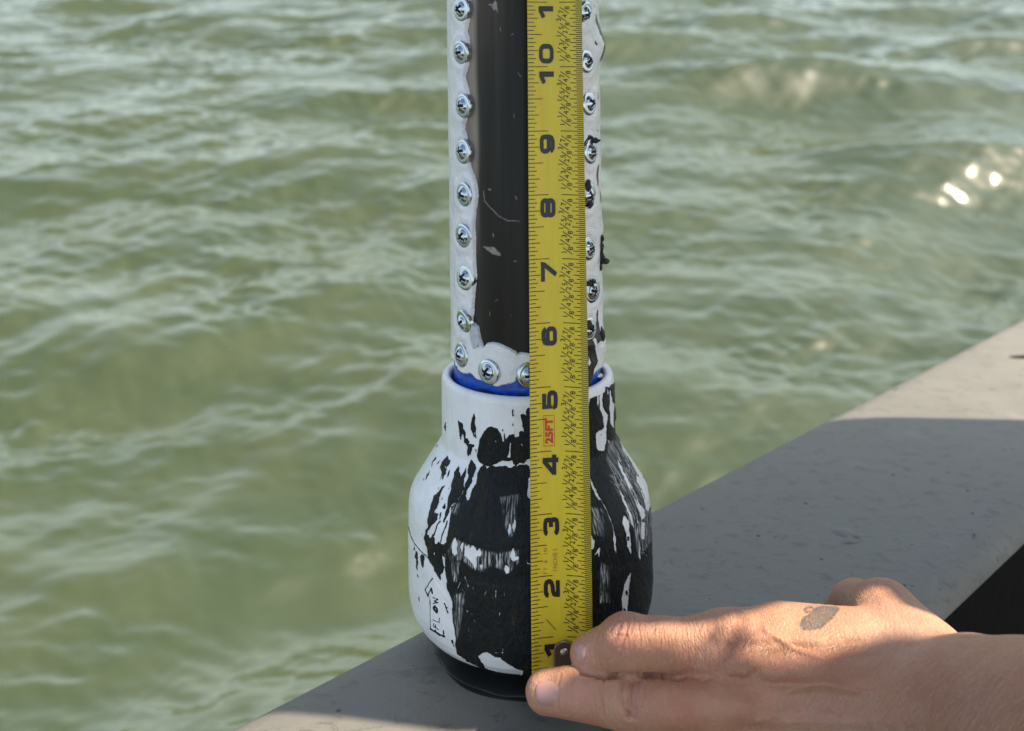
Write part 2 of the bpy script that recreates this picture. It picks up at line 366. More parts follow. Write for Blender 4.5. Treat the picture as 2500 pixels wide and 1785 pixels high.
# ------------------------------------------------------------------ the device: pipe, coupling, foot
TILT = Matrix.Rotation(-0.0129, 4, 'Y')
base_c = np.array([.333, AXD, ZD])
dev = empty('capped_pipe', mat=frame(base_c, TILT))
tag(dev, 'white pipe with dark window and rows of screws in a tar smeared coupling', 'pipe')
def dev_to_pic(v):                             # device-local inches -> picture pixels
    c, s_ = math.cos(-.0129), math.sin(-.0129)
    p = np.stack([c*v[:, 0]+s_*v[:, 2], v[:, 1], -s_*v[:, 0]+c*v[:, 2]], -1)+base_c
    return proj(p)
def thetas(nf, nb):
    a = np.linspace(-.56*math.pi, .56*math.pi, nf); b_ = np.linspace(.56*math.pi, 1.44*math.pi, nb+2)[1:-1]
    return np.concatenate([a, b_])
def revolve(prof, th):                          # theta 0 faces the camera
    prof = np.asarray(prof); R = prof[:, 0][:, None]; Zz = prof[:, 1][:, None]-ZD
    return np.stack([R*np.sin(th)[None], -R*np.cos(th)[None], Zz+0*th[None]], -1).reshape(-1, 3)
def resample(prof, step):
    prof = np.asarray(prof, float); out = []
    for a, b_ in zip(prof[:-1], prof[1:]):
        n = max(1, int(np.linalg.norm(b_-a)/step)); out += [a+(b_-a)*i/n for i in range(n)]
    return np.array(out+[prof[-1]])
def smooth_prof(p, it=2):
    p = p.copy()
    for _ in range(it): p[1:-1] = (p[:-2]+2*p[1:-1]+p[2:])/4
    return p
def cv(reg, pts):
    ox, oy, k = dict(A=(990, 960, 6.691), B=(990, 1180, 6.691), C=(990, 1400, 5.076), R=(1420, 840, 4.51), S=(1420, 1160, 4.51),
                     G=(1080, 820, 9.024), T=(1050, 0, 4.512), U=(1050, 340, 4.512), V=(1050, 680, 4.512), X=(1420, 0, 4.06), Y=(1420, 380, 3.12))[reg]
    return [(ox+x/k, oy+y/k) for x, y in pts]
add = [
 cv('A', [(870,430),(900,455),(935,490),(950,570),(985,625),(990,680),(985,730),(1020,735),(1045,790),(1035,830),(1075,825),(1110,825),(1135,850),(1125,890),(1090,880),(1085,950),(1080,1010),(1060,980),(1040,1025),(1015,1010),(1005,950),(1020,880),(985,820),(965,790),(960,720),(945,670),(925,680),(915,760),(890,720),(880,560)]),
 cv('A', [(1130,325),(1140,380),(1140,460),(1145,540),(1162,600),(1150,660),(1160,740),(1120,700),(1095,640),(1068,590),(1075,500),(1095,400)]),
 cv('A', [(1410,540),(1480,560),(1530,610),(1570,690),(1590,780),(1600,790),(1640,760),(1690,690),(1760,670),(1790,715),(1850,710),(1860,640),(1900,620),(1930,640),(1920,560),(1890,440),(1880,360),(1915,335),(1980,360),(1970,290),(2005,220),(2030,260),(2075,280),(2150,300),(2900,300),(2900,1000),(2090,1070),(2040,1060),(1980,1090),(1920,1150),(1860,1130),(1800,1190),(1770,1160),(1740,1100),(1640,1120),(1590,1100),(1540,1120),(1460,1160),(1380,1200),(1290,1190),(1230,1140),(1180,1060),(1170,990),(1190,870),(1225,740),(1255,690),(1310,600),(1350,560)]),
 cv('A', [(1180,1300),(1210,1230),(1270,1185),(1340,1195),(1400,1195),(1500,1190),(1640,1180),(1680,1225),(1790,1190),(1980,1155),(2020,1190),(2060,1340),(2015,1400),(2000,1560)])
  + cv('B', [(1995,60),(1990,200),(2040,270),(2055,400),(2050,600),(2060,620),(2900,640)]) + cv('C', [(2300,0),(2300,1600),(1600,1300),(1480,1290),(1300,1280),(1100,1250),(900,1150),(700,1040),(640,1000),(620,900),(630,800),(600,640),(580,520),(585,400),(560,270),(520,180),(510,60),(500,0)])
  + cv('B', [(655,1480),(650,1150),(630,1000),(670,950),(690,820),(720,620),(740,480),(760,370),(860,290),(1040,270),(1080,130)]) + cv('A', [(1100,1560),(1160,1480),(1170,1380)]),
 cv('B', [(650,15),(590,160),(560,240),(555,320),(490,450),(480,490),(545,510),(520,600),(480,650),(400,740),(360,790),(360,830),(410,890),(450,830),(480,880),(490,950),(500,1000),(540,950),(640,1000),(660,1060),(640,1150),(650,1350),(630,1440),(580,1470),(575,1590),(520,1500),(470,1430),(455,1350),(390,1300),(380,1200),(345,1000),(315,890),(325,800),(370,700),(365,610),(400,430),(440,290),(465,215),(535,150)]),
 cv('A', [(870,1190),(830,1240),(800,1280),(780,1400),(760,1480),(740,1590)])+cv('B', [(740,120),(700,240),(690,340),(660,480),(640,560),(620,620),(640,660),(700,500),(760,350),(850,290),(900,200),(960,100)])+cv('A', [(960,1400),(1000,1300),(990,1220),(940,1310),(900,1375),(890,1290)]),
 cv('A', [(1070,1070),(1120,1130),(1165,1220),(1130,1300),(1090,1400),(1080,1500),(1030,1560)])+cv('B', [(1010,110),(990,200),(1020,270),(860,290),(920,180),(980,60)])+cv('A', [(980,1480),(1040,1340),(1020,1310),(1035,1180)]),
 cv('A', [(505,1020),(500,1060),(460,1130),(430,1210),(420,1200),(460,1100)]), cv('A', [(565,1095),(540,1150),(515,1180),(530,1130)]),
 cv('A', [(680,1020),(700,1070),(745,1080),(730,1150),(670,1230),(660,1310),(620,1410),(605,1400),(620,1320),(560,1440),(600,1290),(575,1220),(590,1140)]),
 cv('A', [(735,1240),(720,1330),(680,1390),(690,1320)]), cv('A', [(410,1245),(380,1340),(330,1415),(345,1350)]), cv('A', [(315,1385),(280,1445),(290,1400)]),
 cv('A', [(1760,255),(1772,385),(1755,385),(1746,265)]), cv('A', [(1752,465),(1764,520),(1748,525)]), cv('A', [(1590,575),(1603,600),(1592,625),(1578,600)]), cv('A', [(1610,645),(1640,760),(1600,790)]),
 cv('A', [(650,460),(680,540),(665,640),(640,560)]), cv('A', [(1430,125),(1445,150),(1430,160)]), cv('A', [(1455,150),(1505,148),(1508,165),(1460,168)]), cv('A', [(2040,100),(2060,112),(2046,130),(2032,116)]),
 cv('A', [(520,840),(530,850),(505,905),(498,895)]), cv('A', [(1155,910),(1165,950),(1150,975),(1146,940)]),
 cv('B', [(650,330),(655,390),(640,420),(605,410),(625,350)]), cv('B', [(580,480),(585,540),(550,590),(560,520)]), cv('B', [(150,1000),(155,1110),(135,1080)]),
 cv('B', [(165,1110),(210,1130),(214,1300),(205,1430),(185,1380),(185,1240),(160,1210)]), cv('B', [(270,1150),(320,1200),(312,1260),(290,1375),(262,1310),(245,1200)]),
 cv('B', [(545,65),(552,80),(538,110)]), cv('B', [(610,230),(616,260),(600,280)]), cv('B', [(205,1490),(216,1535),(205,1535)]), cv('B', [(270,800),(282,845),(270,850)]), cv('B', [(710,60),(716,90),(700,110)]),
 cv('B', [(2075,25),(2090,45),(2078,75),(2060,52)]),
 # right of the tape
 cv('R', [(-200,560),(60,590),(130,530),(150,520),(200,520),(235,480),(265,475),(300,470),(345,430),(350,400),(385,480),(430,500),(430,900),(460,1000),(640,1200),(740,1400),(840,1624)])+cv('S', [(900,200),(900,1900),(-200,1900)]),
]
sub = [
 cv('A', [(1700,810),(1722,815),(1712,900),(1712,1050),(1660,1045),(1690,960)]), cv('A', [(1310,1180),(1370,1195),(1335,1235)]), cv('A', [(1460,770),(1482,780),(1472,815)]), cv('A', [(1870,805),(1900,820),(1920,880),(1895,850)]),
 cv('A', [(1125,620),(1142,640),(1128,672)]), cv('A', [(640,1190),(665,1200),(650,1250)]),
 cv('B', [(820,850),(850,980),(850,1150),(810,1180),(770,1120),(755,1000),(790,900)]), cv('B', [(945,930),(952,1050),(930,1130),(903,1030)]),
 cv('B', [(970,1010),(1000,1030),(1040,1000),(1050,1060),(1100,1010),(1150,1050),(1165,1100),(1220,1050),(1240,1130),(1230,1200),(1190,1180),(1160,1230),(1170,1330),(1150,1420),(1110,1350),(1080,1280),(1010,1210),(970,1180)]),
 cv('B', [(1215,1330),(1262,1320),(1255,1420),(1235,1380)]), cv('B', [(1770,1050),(1780,1130),(1800,1190),(1840,1180),(1840,1250),(1780,1280),(1700,1200),(1720,1110)]),
 cv('B', [(1640,1330),(1700,1380),(1690,1460),(1640,1480),(1610,1400)]), cv('B', [(1775,540),(1800,620),(1790,760),(1760,820),(1745,720)]), cv('B', [(1690,640),(1725,700),(1715,810),(1690,870),(1672,780)]),
 cv('B', [(470,1110),(490,1150),(480,1175),(465,1150)]), cv('B', [(600,1090),(612,1180),(635,1200),(650,1350),(630,1355),(612,1240)]), cv('B', [(1960,1220),(1985,1290),(2060,1300),(2060,1320),(1980,1310)]),
 cv('C', [(905,1020),(960,980),(1010,970),(1110,1030),(1180,1050),(1240,1100),(1310,1130),(1400,1190),(1460,1200),(1460,1230),(1400,1270),(1300,1260),(1150,1230),(1000,1170),(940,1090)]),
 cv('R', [(165,530),(185,530),(182,690),(168,640)]), cv('R', [(195,520),(230,500),(225,680),(240,710),(280,780),(275,900),(265,1060),(240,1180),(215,1180),(160,1140),(155,980),(240,930),(235,820),(200,700),(190,600)]),
 cv('R', [(310,500),(330,580),(355,690),(350,760),(345,880),(360,930),(330,900),(310,860),(305,700),(305,560)]), cv('R', [(62,600),(120,540),(90,580),(72,700),(60,700)]), cv('R', [(275,490),(290,490),(295,540),(280,560)]),
 cv('R', [(410,1070),(460,1110),(560,1240),(640,1380),(740,1600),(700,1600),(620,1450),(520,1270),(440,1140)]), cv('R', [(390,1270),(430,1330),(500,1480),(560,1600),(520,1600),(470,1490),(400,1330)]), cv('R', [(280,1040),(300,1060),(310,1100),(290,1080)]),
 cv('S', [(80,20),(110,60),(160,180),(215,280),(190,270),(150,220),(110,120)]), cv('S', [(450,0),(530,100),(640,330),(690,380),(690,460),(660,500),(640,440),(590,300),(520,150)]),
 cv('S', [(590,0),(680,60),(750,200),(760,290),(730,400),(700,370),(690,280),(620,120)]), cv('S', [(460,440),(520,520),(530,680),(550,870),(530,860),(500,780),(490,640),(440,530)]),
 cv('S', [(400,140),(460,240),(560,480),(575,580),(550,540),(500,400),(440,250)]), cv('S', [(350,620),(375,700),(378,860),(360,830),(345,700)]), cv('S', [(90,640),(140,720),(140,790),(90,830)]),
 cv('S', [(135,880),(160,830),(200,790),(195,900),(175,850)]), cv('S', [(620,620),(640,800),(640,940),(625,900)]), cv('S', [(590,430),(625,520),(610,530)]),
 cv('S', [(490,1150),(540,1060),(525,1220),(510,1340),(505,1510),(490,1500),(465,1450),(455,1530),(445,1520),(440,1330),(455,1250)]), cv('S', [(650,510),(690,520),(685,710),(650,700)]), cv('S', [(205,1320),(218,1340),(212,1430),(202,1400)]),
]
re_add = [cv('R', [(200,990),(215,985),(210,1010)]), cv('S', [(490,1250),(508,1290),(495,1330),(482,1290)]), cv('S', [(500,670),(520,680),(515,730),(503,720)]), cv('S', [(530,120),(600,260),(620,330),(560,230)]), cv('S', [(640,130),(700,260),(690,250)]), cv('R',[(600,1500),(660,1610),(630,1600)])]
strokes = [ # black thin strokes (arrow with letters, mould seam)
 (cv('B', [(50,700),(90,850),(160,990),(250,1100),(380,1220)]), .9), (cv('B', [(690,620),(640,760),(600,860),(578,950)]), 1.4), (cv('B', [(470,850),(500,760),(520,680),(570,620)]), 1.6),
 (cv('C', [(345,55),(300,110),(255,200),(285,285)]), 1.5), (cv('C', [(285,285),(300,240),(330,180),(345,240)]), 1.6), (cv('C', [(312,300),(318,500),(318,680)]), 1.2), (cv('C', [(318,685),(400,735),(485,775)]), 2.6), (cv('C', [(485,775),(478,700)]), 1.0),
 (cv('C', [(360,650),(425,690)]), .9), (cv('C', [(360,650),(358,620)]), .9), (cv('C', [(385,665),(385,632)]), 1.1),
 (cv('C', [(350,570),(428,600)]), 1.0), (cv('C', [(428,600),(430,545)]), 1.0),
 (cv('C', [(375,400),(405,440),(400,480),(370,450),(362,415),(375,400)]), 2.3),
 (cv('C', [(355,368),(415,356),(365,338),(415,316),(352,292)]), 1.1), (cv('C', [(485,370),(505,410),(530,488)]), 1.5), (cv('C', [(505,430),(525,420)]), 1.2),
 (cv('C', [(583,830),(590,858)]), 2.4), (cv('C', [(597,880),(602,898)]), 1.3), (cv('C', [(170,290),(176,345)]), .9), (cv('C', [(155,10),(160,45)]), .9), (cv('C', [(380,700),(400,745),(430,760)]), 2.2),
]
wstrokes = [ # pale raised lettering scraped bare
 (cv('R', [(350,1430),(375,1500),(400,1560),(428,1545),(435,1490),(410,1430),(350,1430)]), .8), (cv('R', [(385,1225),(410,1260),(420,1290),(440,1275)]), .7), (cv('R', [(465,1330),(500,1400),(525,1410),(520,1370),(480,1270)]), .7),
 (cv('R', [(440,1150),(490,1240),(515,1300)]), .6), (cv('S', [(215,280),(280,400),(340,560),(355,640)]), .9), (cv('S', [(650,860),(680,850),(720,890)]), .8), (cv('S', [(305,60),(385,120),(470,250)]), .7),
 (cv('C', [(740,40),(785,165)]), .8), (cv('C', [(680,110),(650,185)]), .9), (cv('C', [(700,170),(710,210),(750,215)]), .55), (cv('C', [(835,170),(860,245)]), .6), (cv('C', [(1005,220),(975,275)]), .8), (cv('C', [(1122,210),(1118,300)]), 1.0),
 (cv('C', [(1225,235),(1230,310)]), .5), (cv('C', [(1060,270),(1085,290)]), .5), (cv('C', [(850,575),(862,600)]), 1.0), (cv('C', [(1170,485),(1165,510)]), .9), (cv('C', [(770,460),(775,475)]), .9), (cv('C', [(1100,975),(1210,985),(1205,930)]), .7), (cv('C', [(820,500),(840,490)]), .7),
 (cv('C', [(640,1010),(760,1090),(900,1170),(1050,1225)]), 1.6), (cv('C', [(760,1130),(800,1190),(900,1215)]), .9), (cv('C', [(1130,1235),(1300,1265),(1490,1270)]), 1.3),
 (cv('C', [(780,640),(790,740),(815,775)]), .5),
]
dryp = [cv('B', [(1550,230),(1860,180),(1880,250),(1810,420),(1800,760),(1760,860),(1690,880),(1610,650),(1590,450)]),
        cv('B', [(940,960),(1300,1090),(1500,1140),(1850,1080),(1850,1280),(1680,1480),(1580,1400),(1400,1340),(1250,1430),(1100,1380),(940,1240),(760,1290),(700,1100),(800,880)]),
        cv('B', [(760,1250),(900,1280),(890,1450),(860,1600),(780,1600)]), cv('B', [(780,330),(900,330),(850,520),(760,480)]),
        cv('R', [(280,1060),(430,1050),(560,1240),(740,1600),(420,1600),(260,1280)]), cv('S', [(300,0),(680,0),(760,200),(780,700),(620,900),(480,400)]), cv('S', [(200,950),(290,1000),(300,1400),(190,1400)]),
        cv('C', [(600,250),(740,230),(740,400),(650,800),(600,600)]), cv('S', [(100,350),(240,380),(240,680),(110,640)])]
def traced(px, py, adds, subs, read=(), bl=(), wh=(), warp=2.2):
    wx = px+(fbm(px/5.0, py/11.0, 3, 3)-.5)*2*warp; wy = py+(fbm(px/6.0, py/7.0, 3, 31)-.5)*3*warp
    m_ = np.full(px.shape, -6.0)
    for p_ in adds: m_ = np.maximum(m_, poly_sd(wx, wy, p_))
    for p_ in subs: m_ = np.minimum(m_, -poly_sd(wx, wy, p_))
    for p_ in read: m_ = np.maximum(m_, poly_sd(wx, wy, p_))
    wx2 = px+(wx-px)*.35; wy2 = py+(wy-py)*.35
    for l_, w_ in wh: m_ = np.minimum(m_, -line_sd(wx2, wy2, l_, w_))
    for l_, w_ in bl: m_ = np.maximum(m_, line_sd(wx2, wy2, l_, w_))
    return m_
cprof = [(1.345, -6.6), (1.345, -5.72), (1.36, -5.66), (1.39, -5.625), (1.43, -5.615), (1.47, -5.62), (1.50, -5.645), (1.518, -5.69), (1.522, -5.75), (1.525, -6.72), (1.53, -6.78), (1.57, -6.85),
         (2.055, -7.60), (2.10, -7.70), (2.125, -7.84), (2.13, -8.0), (2.13, -8.36), (2.142, -8.38), (2.145, -9.22), (2.138, -9.40), (2.105, -9.57), (2.04, -9.73), (1.93, -9.86), (1.77, -9.965), (1.55, -10.04), (1.2, -10.08), (.5, -10.1)]
cprof = smooth_prof(resample(cprof, .0135), 3)
th = thetas(620, 110); v = revolve(cprof, th); px, py = dev_to_pic(v*np.array([1, 1, 1.]))
back_m = np.abs(np.tile(th, len(cprof))) > .56*math.pi
nrm_in = np.repeat(cprof[:, 1] < -5.6, len(th))
ink = traced(px, py, add, sub, re_add, strokes, wstrokes)
inner = np.repeat((np.arange(len(cprof)) < 60) & (cprof[:, 0] < 1.40), len(th)); ink[inner] = -6
rim = np.repeat(cprof[:, 1] > -5.75, len(th)); ink[rim & (v[:, 0] < 1.3)] = -6
dry = np.zeros(len(px))
for p_ in dryp: dry = np.maximum(dry, sstep(-2, 4, poly_sd(px, py, p_)))
arrow = poly_sd(px, py, cv('C', [(345,50),(250,205),(312,290),(318,685),(485,775),(480,280),(560,360)]))
emb = sstep(-1, 1, arrow)*.012
seam = sstep(-1, 1, line_sd(px, py, cv('C', [(345,50),(430,95),(480,250),(575,440)]), 1.3))*.012
ribs = np.zeros(len(px))
for l_ in (cv('A', [(1390,180),(1405,540)]), cv('A', [(1760,210),(1775,650)]), cv('A', [(1370,165),(1560,190)]), cv('A', [(1740,215),(1960,210)]), cv('A', [(1530,200),(1540,520)]), cv('A', [(985,0),(1000,600)]), cv('A', [(700,0),(720,500)])):
    ribs = np.maximum(ribs, sstep(-.8, .8, line_sd(px, py, l_, .5)))
disp = ribs*.007+sstep(-1.5, 2.0, ink)*(.010+.020*fbm(px/9, py/16, 3, 8))+emb+seam
# nail the displacement along the profile normal
pn = np.gradient(cprof, axis=0); pn = np.stack([-pn[:, 1], pn[:, 0]], -1); pn /= np.linalg.norm(pn, axis=1)[:, None]+1e-9
rad = np.hypot(v[:, 0], v[:, 1]); dr = np.repeat(pn[:, 0], len(th))*disp; dz = np.repeat(pn[:, 1], len(th))*disp
sc_ = (rad+dr)/rad; v[:, 0] *= sc_; v[:, 1] *= sc_; v[:, 2] += dz
arc = np.concatenate([[0], np.cumsum(np.linalg.norm(np.diff(cprof, axis=0), axis=1))])
uv = np.stack([np.tile(th*1.9, len(cprof)), np.repeat(arc, len(th))], -1)
mesh('coupling', v*IN, grid_faces(len(cprof), len(th), True)[:, ::-1], M['coupling'], dev, attrs=dict(ink=ink, dry=dry), uv=uv)
# faint moulded ribs round the neck
def box_verts(c, sx, sy, sz):
    return [(c[0]+a*sx, c[1]+b_*sy, c[2]+d*sz) for a in (-1, 1) for b_ in (-1, 1) for d in (-1, 1)]
BF = [(0,1,3,2),(4,6,7,5),(0,4,5,1),(2,3,7,6),(0,2,6,4),(1,5,7,3)]
# rubber foot
fp = smooth_prof(resample([(.3, -9.9), (1.15, -9.93), (1.2, -10.0), (1.22, -10.2), (1.30, -10.29), (1.70, -10.315), (1.76, -10.325), (1.775, -10.335), (1.77, ZD)], .03), 2)
tf = np.linspace(-math.pi, math.pi, 161)[:-1]; v = revolve(fp, tf)
rad = 1+(.012*np.sin(v[:, 0]*9)+.008*np.sin(v[:, 1]*13+2)); v[:, 0] *= rad; v[:, 1] *= rad
mesh('rubber_foot', v*IN, grid_faces(len(fp), len(tf), True)[:, ::-1], M['rubber'], dev)
# dark tube
def cyl_grid(r, z0, z1, nf, nb, nz):
    zz = np.linspace(z0, z1, nz); t_ = thetas(nf, nb); return revolve(np.stack([np.full(nz, r), zz], -1), t_), t_, zz
TZ = 4.0
v, t_, zz = cyl_grid(1.285, -6.5, TZ, 420, 40, 760); px, py = dev_to_pic(v)
tint = np.tile(np.array([.013, .0115, .009]), (len(px), 1)); 
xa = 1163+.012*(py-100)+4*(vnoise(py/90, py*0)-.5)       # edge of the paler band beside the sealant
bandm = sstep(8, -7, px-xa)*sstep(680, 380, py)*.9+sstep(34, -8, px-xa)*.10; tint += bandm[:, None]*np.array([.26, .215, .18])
topb = sstep(260, -60, py)*sstep(1300, 1180, px); tint += topb[:, None]*np.array([.045, .033, .022])
warm = sstep(4, -14, np.abs(px-1214)-14)*sstep(900, 200, py); tint += warm[:, None]*.010
redm = sstep(16, 4, np.abs(px-1302))*sstep(40, 8, np.abs(py-762)); tint += redm[:, None]*np.array([.09, .0, .004])
fl = np.maximum(line_sd(px, py, cv('U', [(590,570),(600,680),(650,740),(760,850),(850,895),(990,905)]), .75), poly_sd(px+2*(fbm(px/3, py/3)-.5), py, cv('U', [(580,1180),(650,1190),(700,1190),(780,1260),(775,1285),(700,1270),(640,1230)])))
fl = np.maximum(fl, poly_sd(px+3*(fbm(px/3, py/3)-.5), py, cv('T', [(640,45),(700,40),(715,0),(735,40),(745,140),(725,100),(700,120),(680,70)])))
for a_, w_ in ((cv('T', [(770,300),(776,340)]), .6), (cv('T', [(965,795),(1000,850)]), .5), (cv('T', [(895,385),(915,375)]), .6), (cv('U', [(645,550),(668,560)]), 1.5), (cv('U', [(690,1040),(700,1070)]), 1), (cv('U', [(925,1345),(945,1345)]), 1.0), (cv('U', [(940,630),(955,660)]), .9), (cv('V', [(660,370),(658,410)]), .5), (cv('V', [(720,245),(745,238)]), .5), (cv('T', [(920,1250),(930,1300)]), .4), (cv('V', [(880,400),(900,405)]), .4)):
    fl = np.maximum(fl, line_sd(px, py, a_, w_))
flm = sstep(-.7, .6, fl)*(.25+.6*fbm(px/2.5, py/2.5, 2, 4)); tint = tint*(1-flm[:, None])+flm[:, None]*np.array([.50, .47, .45])
uv = np.stack([np.tile(t_*1.285, len(zz)), np.repeat(zz, len(t_))], -1)
mesh('dark_tube', v*IN, grid_faces(len(zz), len(t_), True), M['tube'], dev, colattr=dict(tint=tint), uv=uv)
# blue primer ring
v, t_, zz = cyl_grid(1.295, -6.5, -5.10, 300, 40, 120); px, py = dev_to_pic(v)
rr_ = 1+.006*fbm(px/14, py/10, 3)-.03*sstep(2, -2, py-np.interp(px, [1100, 1180, 1215, 1400, 1440], [840, 872, 886, 886, 850])); v[:, 0] *= rr_; v[:, 1] *= rr_
mesh('blue_primer', v*IN, grid_faces(len(zz), len(t_), True), M['primer'], dev, uv=np.stack([np.tile(t_*1.3, len(zz)), np.repeat(zz, len(t_))], -1))
# sealant shell
wl_ = [(1142,-160),(1146,-60)]+cv('T', [(430,60),(425,170),(395,340),(415,430),(425,540),(420,620),(405,720),(375,850),(400,960),(425,1060),(430,1180),(400,1290),(370,1360),(365,1430),(400,1560)])+cv('U', [(430,290),(480,400),(515,540),(520,650),(500,760),(478,960),(490,1200),(495,1500)])+cv('V', [(495,0),(480,200),(460,430),(460,490),(490,505),(520,520),(545,640),(575,720),(582,748),(600,710),(680,700),(760,715),(880,770),(945,805),(962,825),(990,812),(1060,820),(1150,850),(1400,870)])+[(1402,600),(1399,0),(1398,-160)]
blue = cv('G', [(205,600),(215,540),(245,560),(260,640),(330,740),(400,830),(480,855),(580,860),(640,900),(700,980),(850,1040),(930,1060),(1000,1130),(1080,1120),(1150,1160),(1300,1130),(1500,1080),(1640,1040),(1660,950),(1720,930),(1790,980),(1830,1120),(1850,1160),(1900,1130),(2000,1200),(2800,1300),(2800,3500),(-300,3500),(-300,900),(150,800)])
blue_r = cv('R', [(130,400),(160,330),(200,290),(260,255),(285,275),(260,300),(210,330),(190,380),(300,420),(300,900),(130,900)])
v, t_, zz = cyl_grid(1.34, -6.2, TZ, 460, 60, 800); px, py = dev_to_pic(v)
wx = px+2.0*(fbm(px/7, py/9, 3, 5)-.5); wy = py+2*(fbm(px/7, py/7, 3, 9)-.5)
hole = np.maximum(poly_sd(wx, wy, wl_, 10), poly_sd(px+5*(fbm(px/6, py/6, 3, 5)-.5), py+6*(fbm(px/5, py/6, 3, 2)-.5), blue, 10))
hole = np.maximum(hole, poly_sd(wx, wy, blue_r, 10))
low = np.repeat(zz < -5.9, len(t_)); hole[low] = 8
thick = sstep(.6, -5.0, hole)
scr_l = [(1127.6, 20), (1126.5, 126.3), (1132, 256), (1131.6, 367.7), (1134.2, 471.9), (1133, 573.8), (1137, 675.8), (1133, 784), (1127, 864), (1193, 906), (1293, 915)]
scr_r = [(1426, 34), (1431, 150), (1437, 254), (1441, 372), (1434, 479), (1436, 607), (1444, 712), (1436, 806)]
r_ = 1.262+.082*thick+.010*(fbm(px/26, py/40, 3, 12)-.5)+.012*sstep(1400, 1440, px)*(fbm(px/9, py/16, 3, 2)-.3)
for sx, sy in scr_l[:9]+scr_r:                      # sealant squeezed up round each screw
    dd = np.hypot((px-sx)/.55, py-sy); r_ = r_+.018*np.exp(-((dd-40)/10)**2)
for q_, amp in (((1462, 112), .11), ((1466, 842), .06), ((1462, 560), .03)):
    r_ = r_+amp*np.exp(-((px-q_[0])/13)**2-((py-q_[1])/36)**2)
sc_ = r_/1.34; v[:, 0] *= sc_; v[:, 1] *= sc_
blk = [cv('X', [(128,130),(145,160),(165,270),(182,400),(180,500),(165,610),(150,590),(160,440),(148,300),(130,200)]), cv('X', [(112,400),(125,430),(118,450),(110,430)]), cv('X', [(145,905),(155,940),(148,990),(140,960)]), cv('X', [(118,35),(126,60),(122,95),(116,70)]),
       cv('Y', [(120,60),(128,75),(124,230),(112,225),(112,110)]), cv('Y', [(135,250),(150,330),(146,375),(138,340)]), cv('Y', [(140,600),(150,640),(150,780),(138,700)]), cv('Y', [(112,1170),(124,1180),(124,1300),(132,1340),(115,1430),(95,1400),(100,1290)]),
       cv('X', [(195,430),(204,440),(200,470),(192,460)]), cv('X', [(60,1335),(100,1350),(130,1420),(140,1540),(120,1600),(125,1470),(90,1380),(50,1400),(20,1480),(10,1420)]), cv('Y', [(35,205),(60,225),(88,300),(70,380),(60,300),(35,260),(22,300),(15,240)]),
       cv('V', [(1640,480),(1760,540),(1790,700),(1815,800),(1838,900),(1800,1050),(1815,1230),(1740,1300),(1600,1300)]), cv('V', [(1832,340),(1842,420),(1848,560),(1870,600),(1885,640),(1865,690),(1835,690),(1820,722),(1800,650),(1812,520)]), cv('Y', [(120,960),(128,970),(124,980),(118,972)]), cv('Y', [(92,680),(100,684),(95,692)]), cv('X', [(155,1270),(165,1290),(160,1330)]),
       cv('G', [(770,200),(790,190),(800,240),(780,255)]), cv('G', [(680,235),(700,260),(715,285),(700,280)]), [(1104,10),(1106,14),(1104,20)]]
ink = traced(px, py, blk, [cv('V', [(1735,860),(1775,930),(1745,960)])], warp=2.0)
grey = sstep(-2, 2, poly_sd(px, py, cv('V', [(440,560),(470,480),(520,520),(545,640),(580,745),(480,780),(450,700)])))
uv = np.stack([np.tile(t_*1.34, len(zz)), np.repeat(zz, len(t_))], -1)
mesh('white_sealant', v*IN, grid_faces(len(zz), len(t_), True), M['sealant'], dev, attrs=dict(ink=ink, grey=grey), uv=uv)
# clear lip running down the left of the pipe
v = []; nz = 160
for z in np.linspace(-5.7, TZ, nz):
    for k in range(7):
        a = math.radians(-84-k*3.0); rr_ = 1.345+.028*math.sin(k/6*math.pi)+.004*math.sin(z*9)
        v.append((rr_*math.sin(a), -rr_*math.cos(a), z-ZD))
# screws
def screw_mesh():
    na, prof_ = 72, [(.001, .118), (.03, .117), (.06, .108), (.09, .09), (.115, .064), (.128, .045), (.140, .040), (.165, .040), (.192, .034), (.208, .022), (.215, .006), (.216, -.05)]
    prof_ = resample(prof_, .0075); v = []; 
    for r0, z0 in prof_:
        for k in range(na):
            a = k/na*2*math.pi; x, y = r0*math.cos(a), r0*math.sin(a)
            arm = min(max(abs(x)-.092, abs(y)-.021), max(abs(y)-.092, abs(x)-.021))
            dep = .055*float(sstep(.006, -.008, arm))*(1-.55*min(1, r0/.09)) if r0 < .12 else 0
            v.append((x, y, z0-dep))
    return np.array(v), grid_faces(len(prof_), na, True)
sv, sf = screw_mesh(); me0 = None
def put_screw(sx, sy, dirt=0, spin=0, lift=.055):
    # find the spot on the pipe surface seen at this picture point
    best = None
    for ph in np.linspace(-1.6, 1.6, 641):
        for _ in (0,):
            z = 0
            R = 1.34
            d = AXD-R*math.cos(ph); z = (PY-sy)/F*d; x0 = .333-.0129*(z-ZD)+R*math.sin(ph); e = abs(PX+x0/d*F-sx)
            if best is None or e < best[0]: best = (e, ph, z-ZD)
    ph, z = best[1], best[2]; return ph, z
n_s = 0
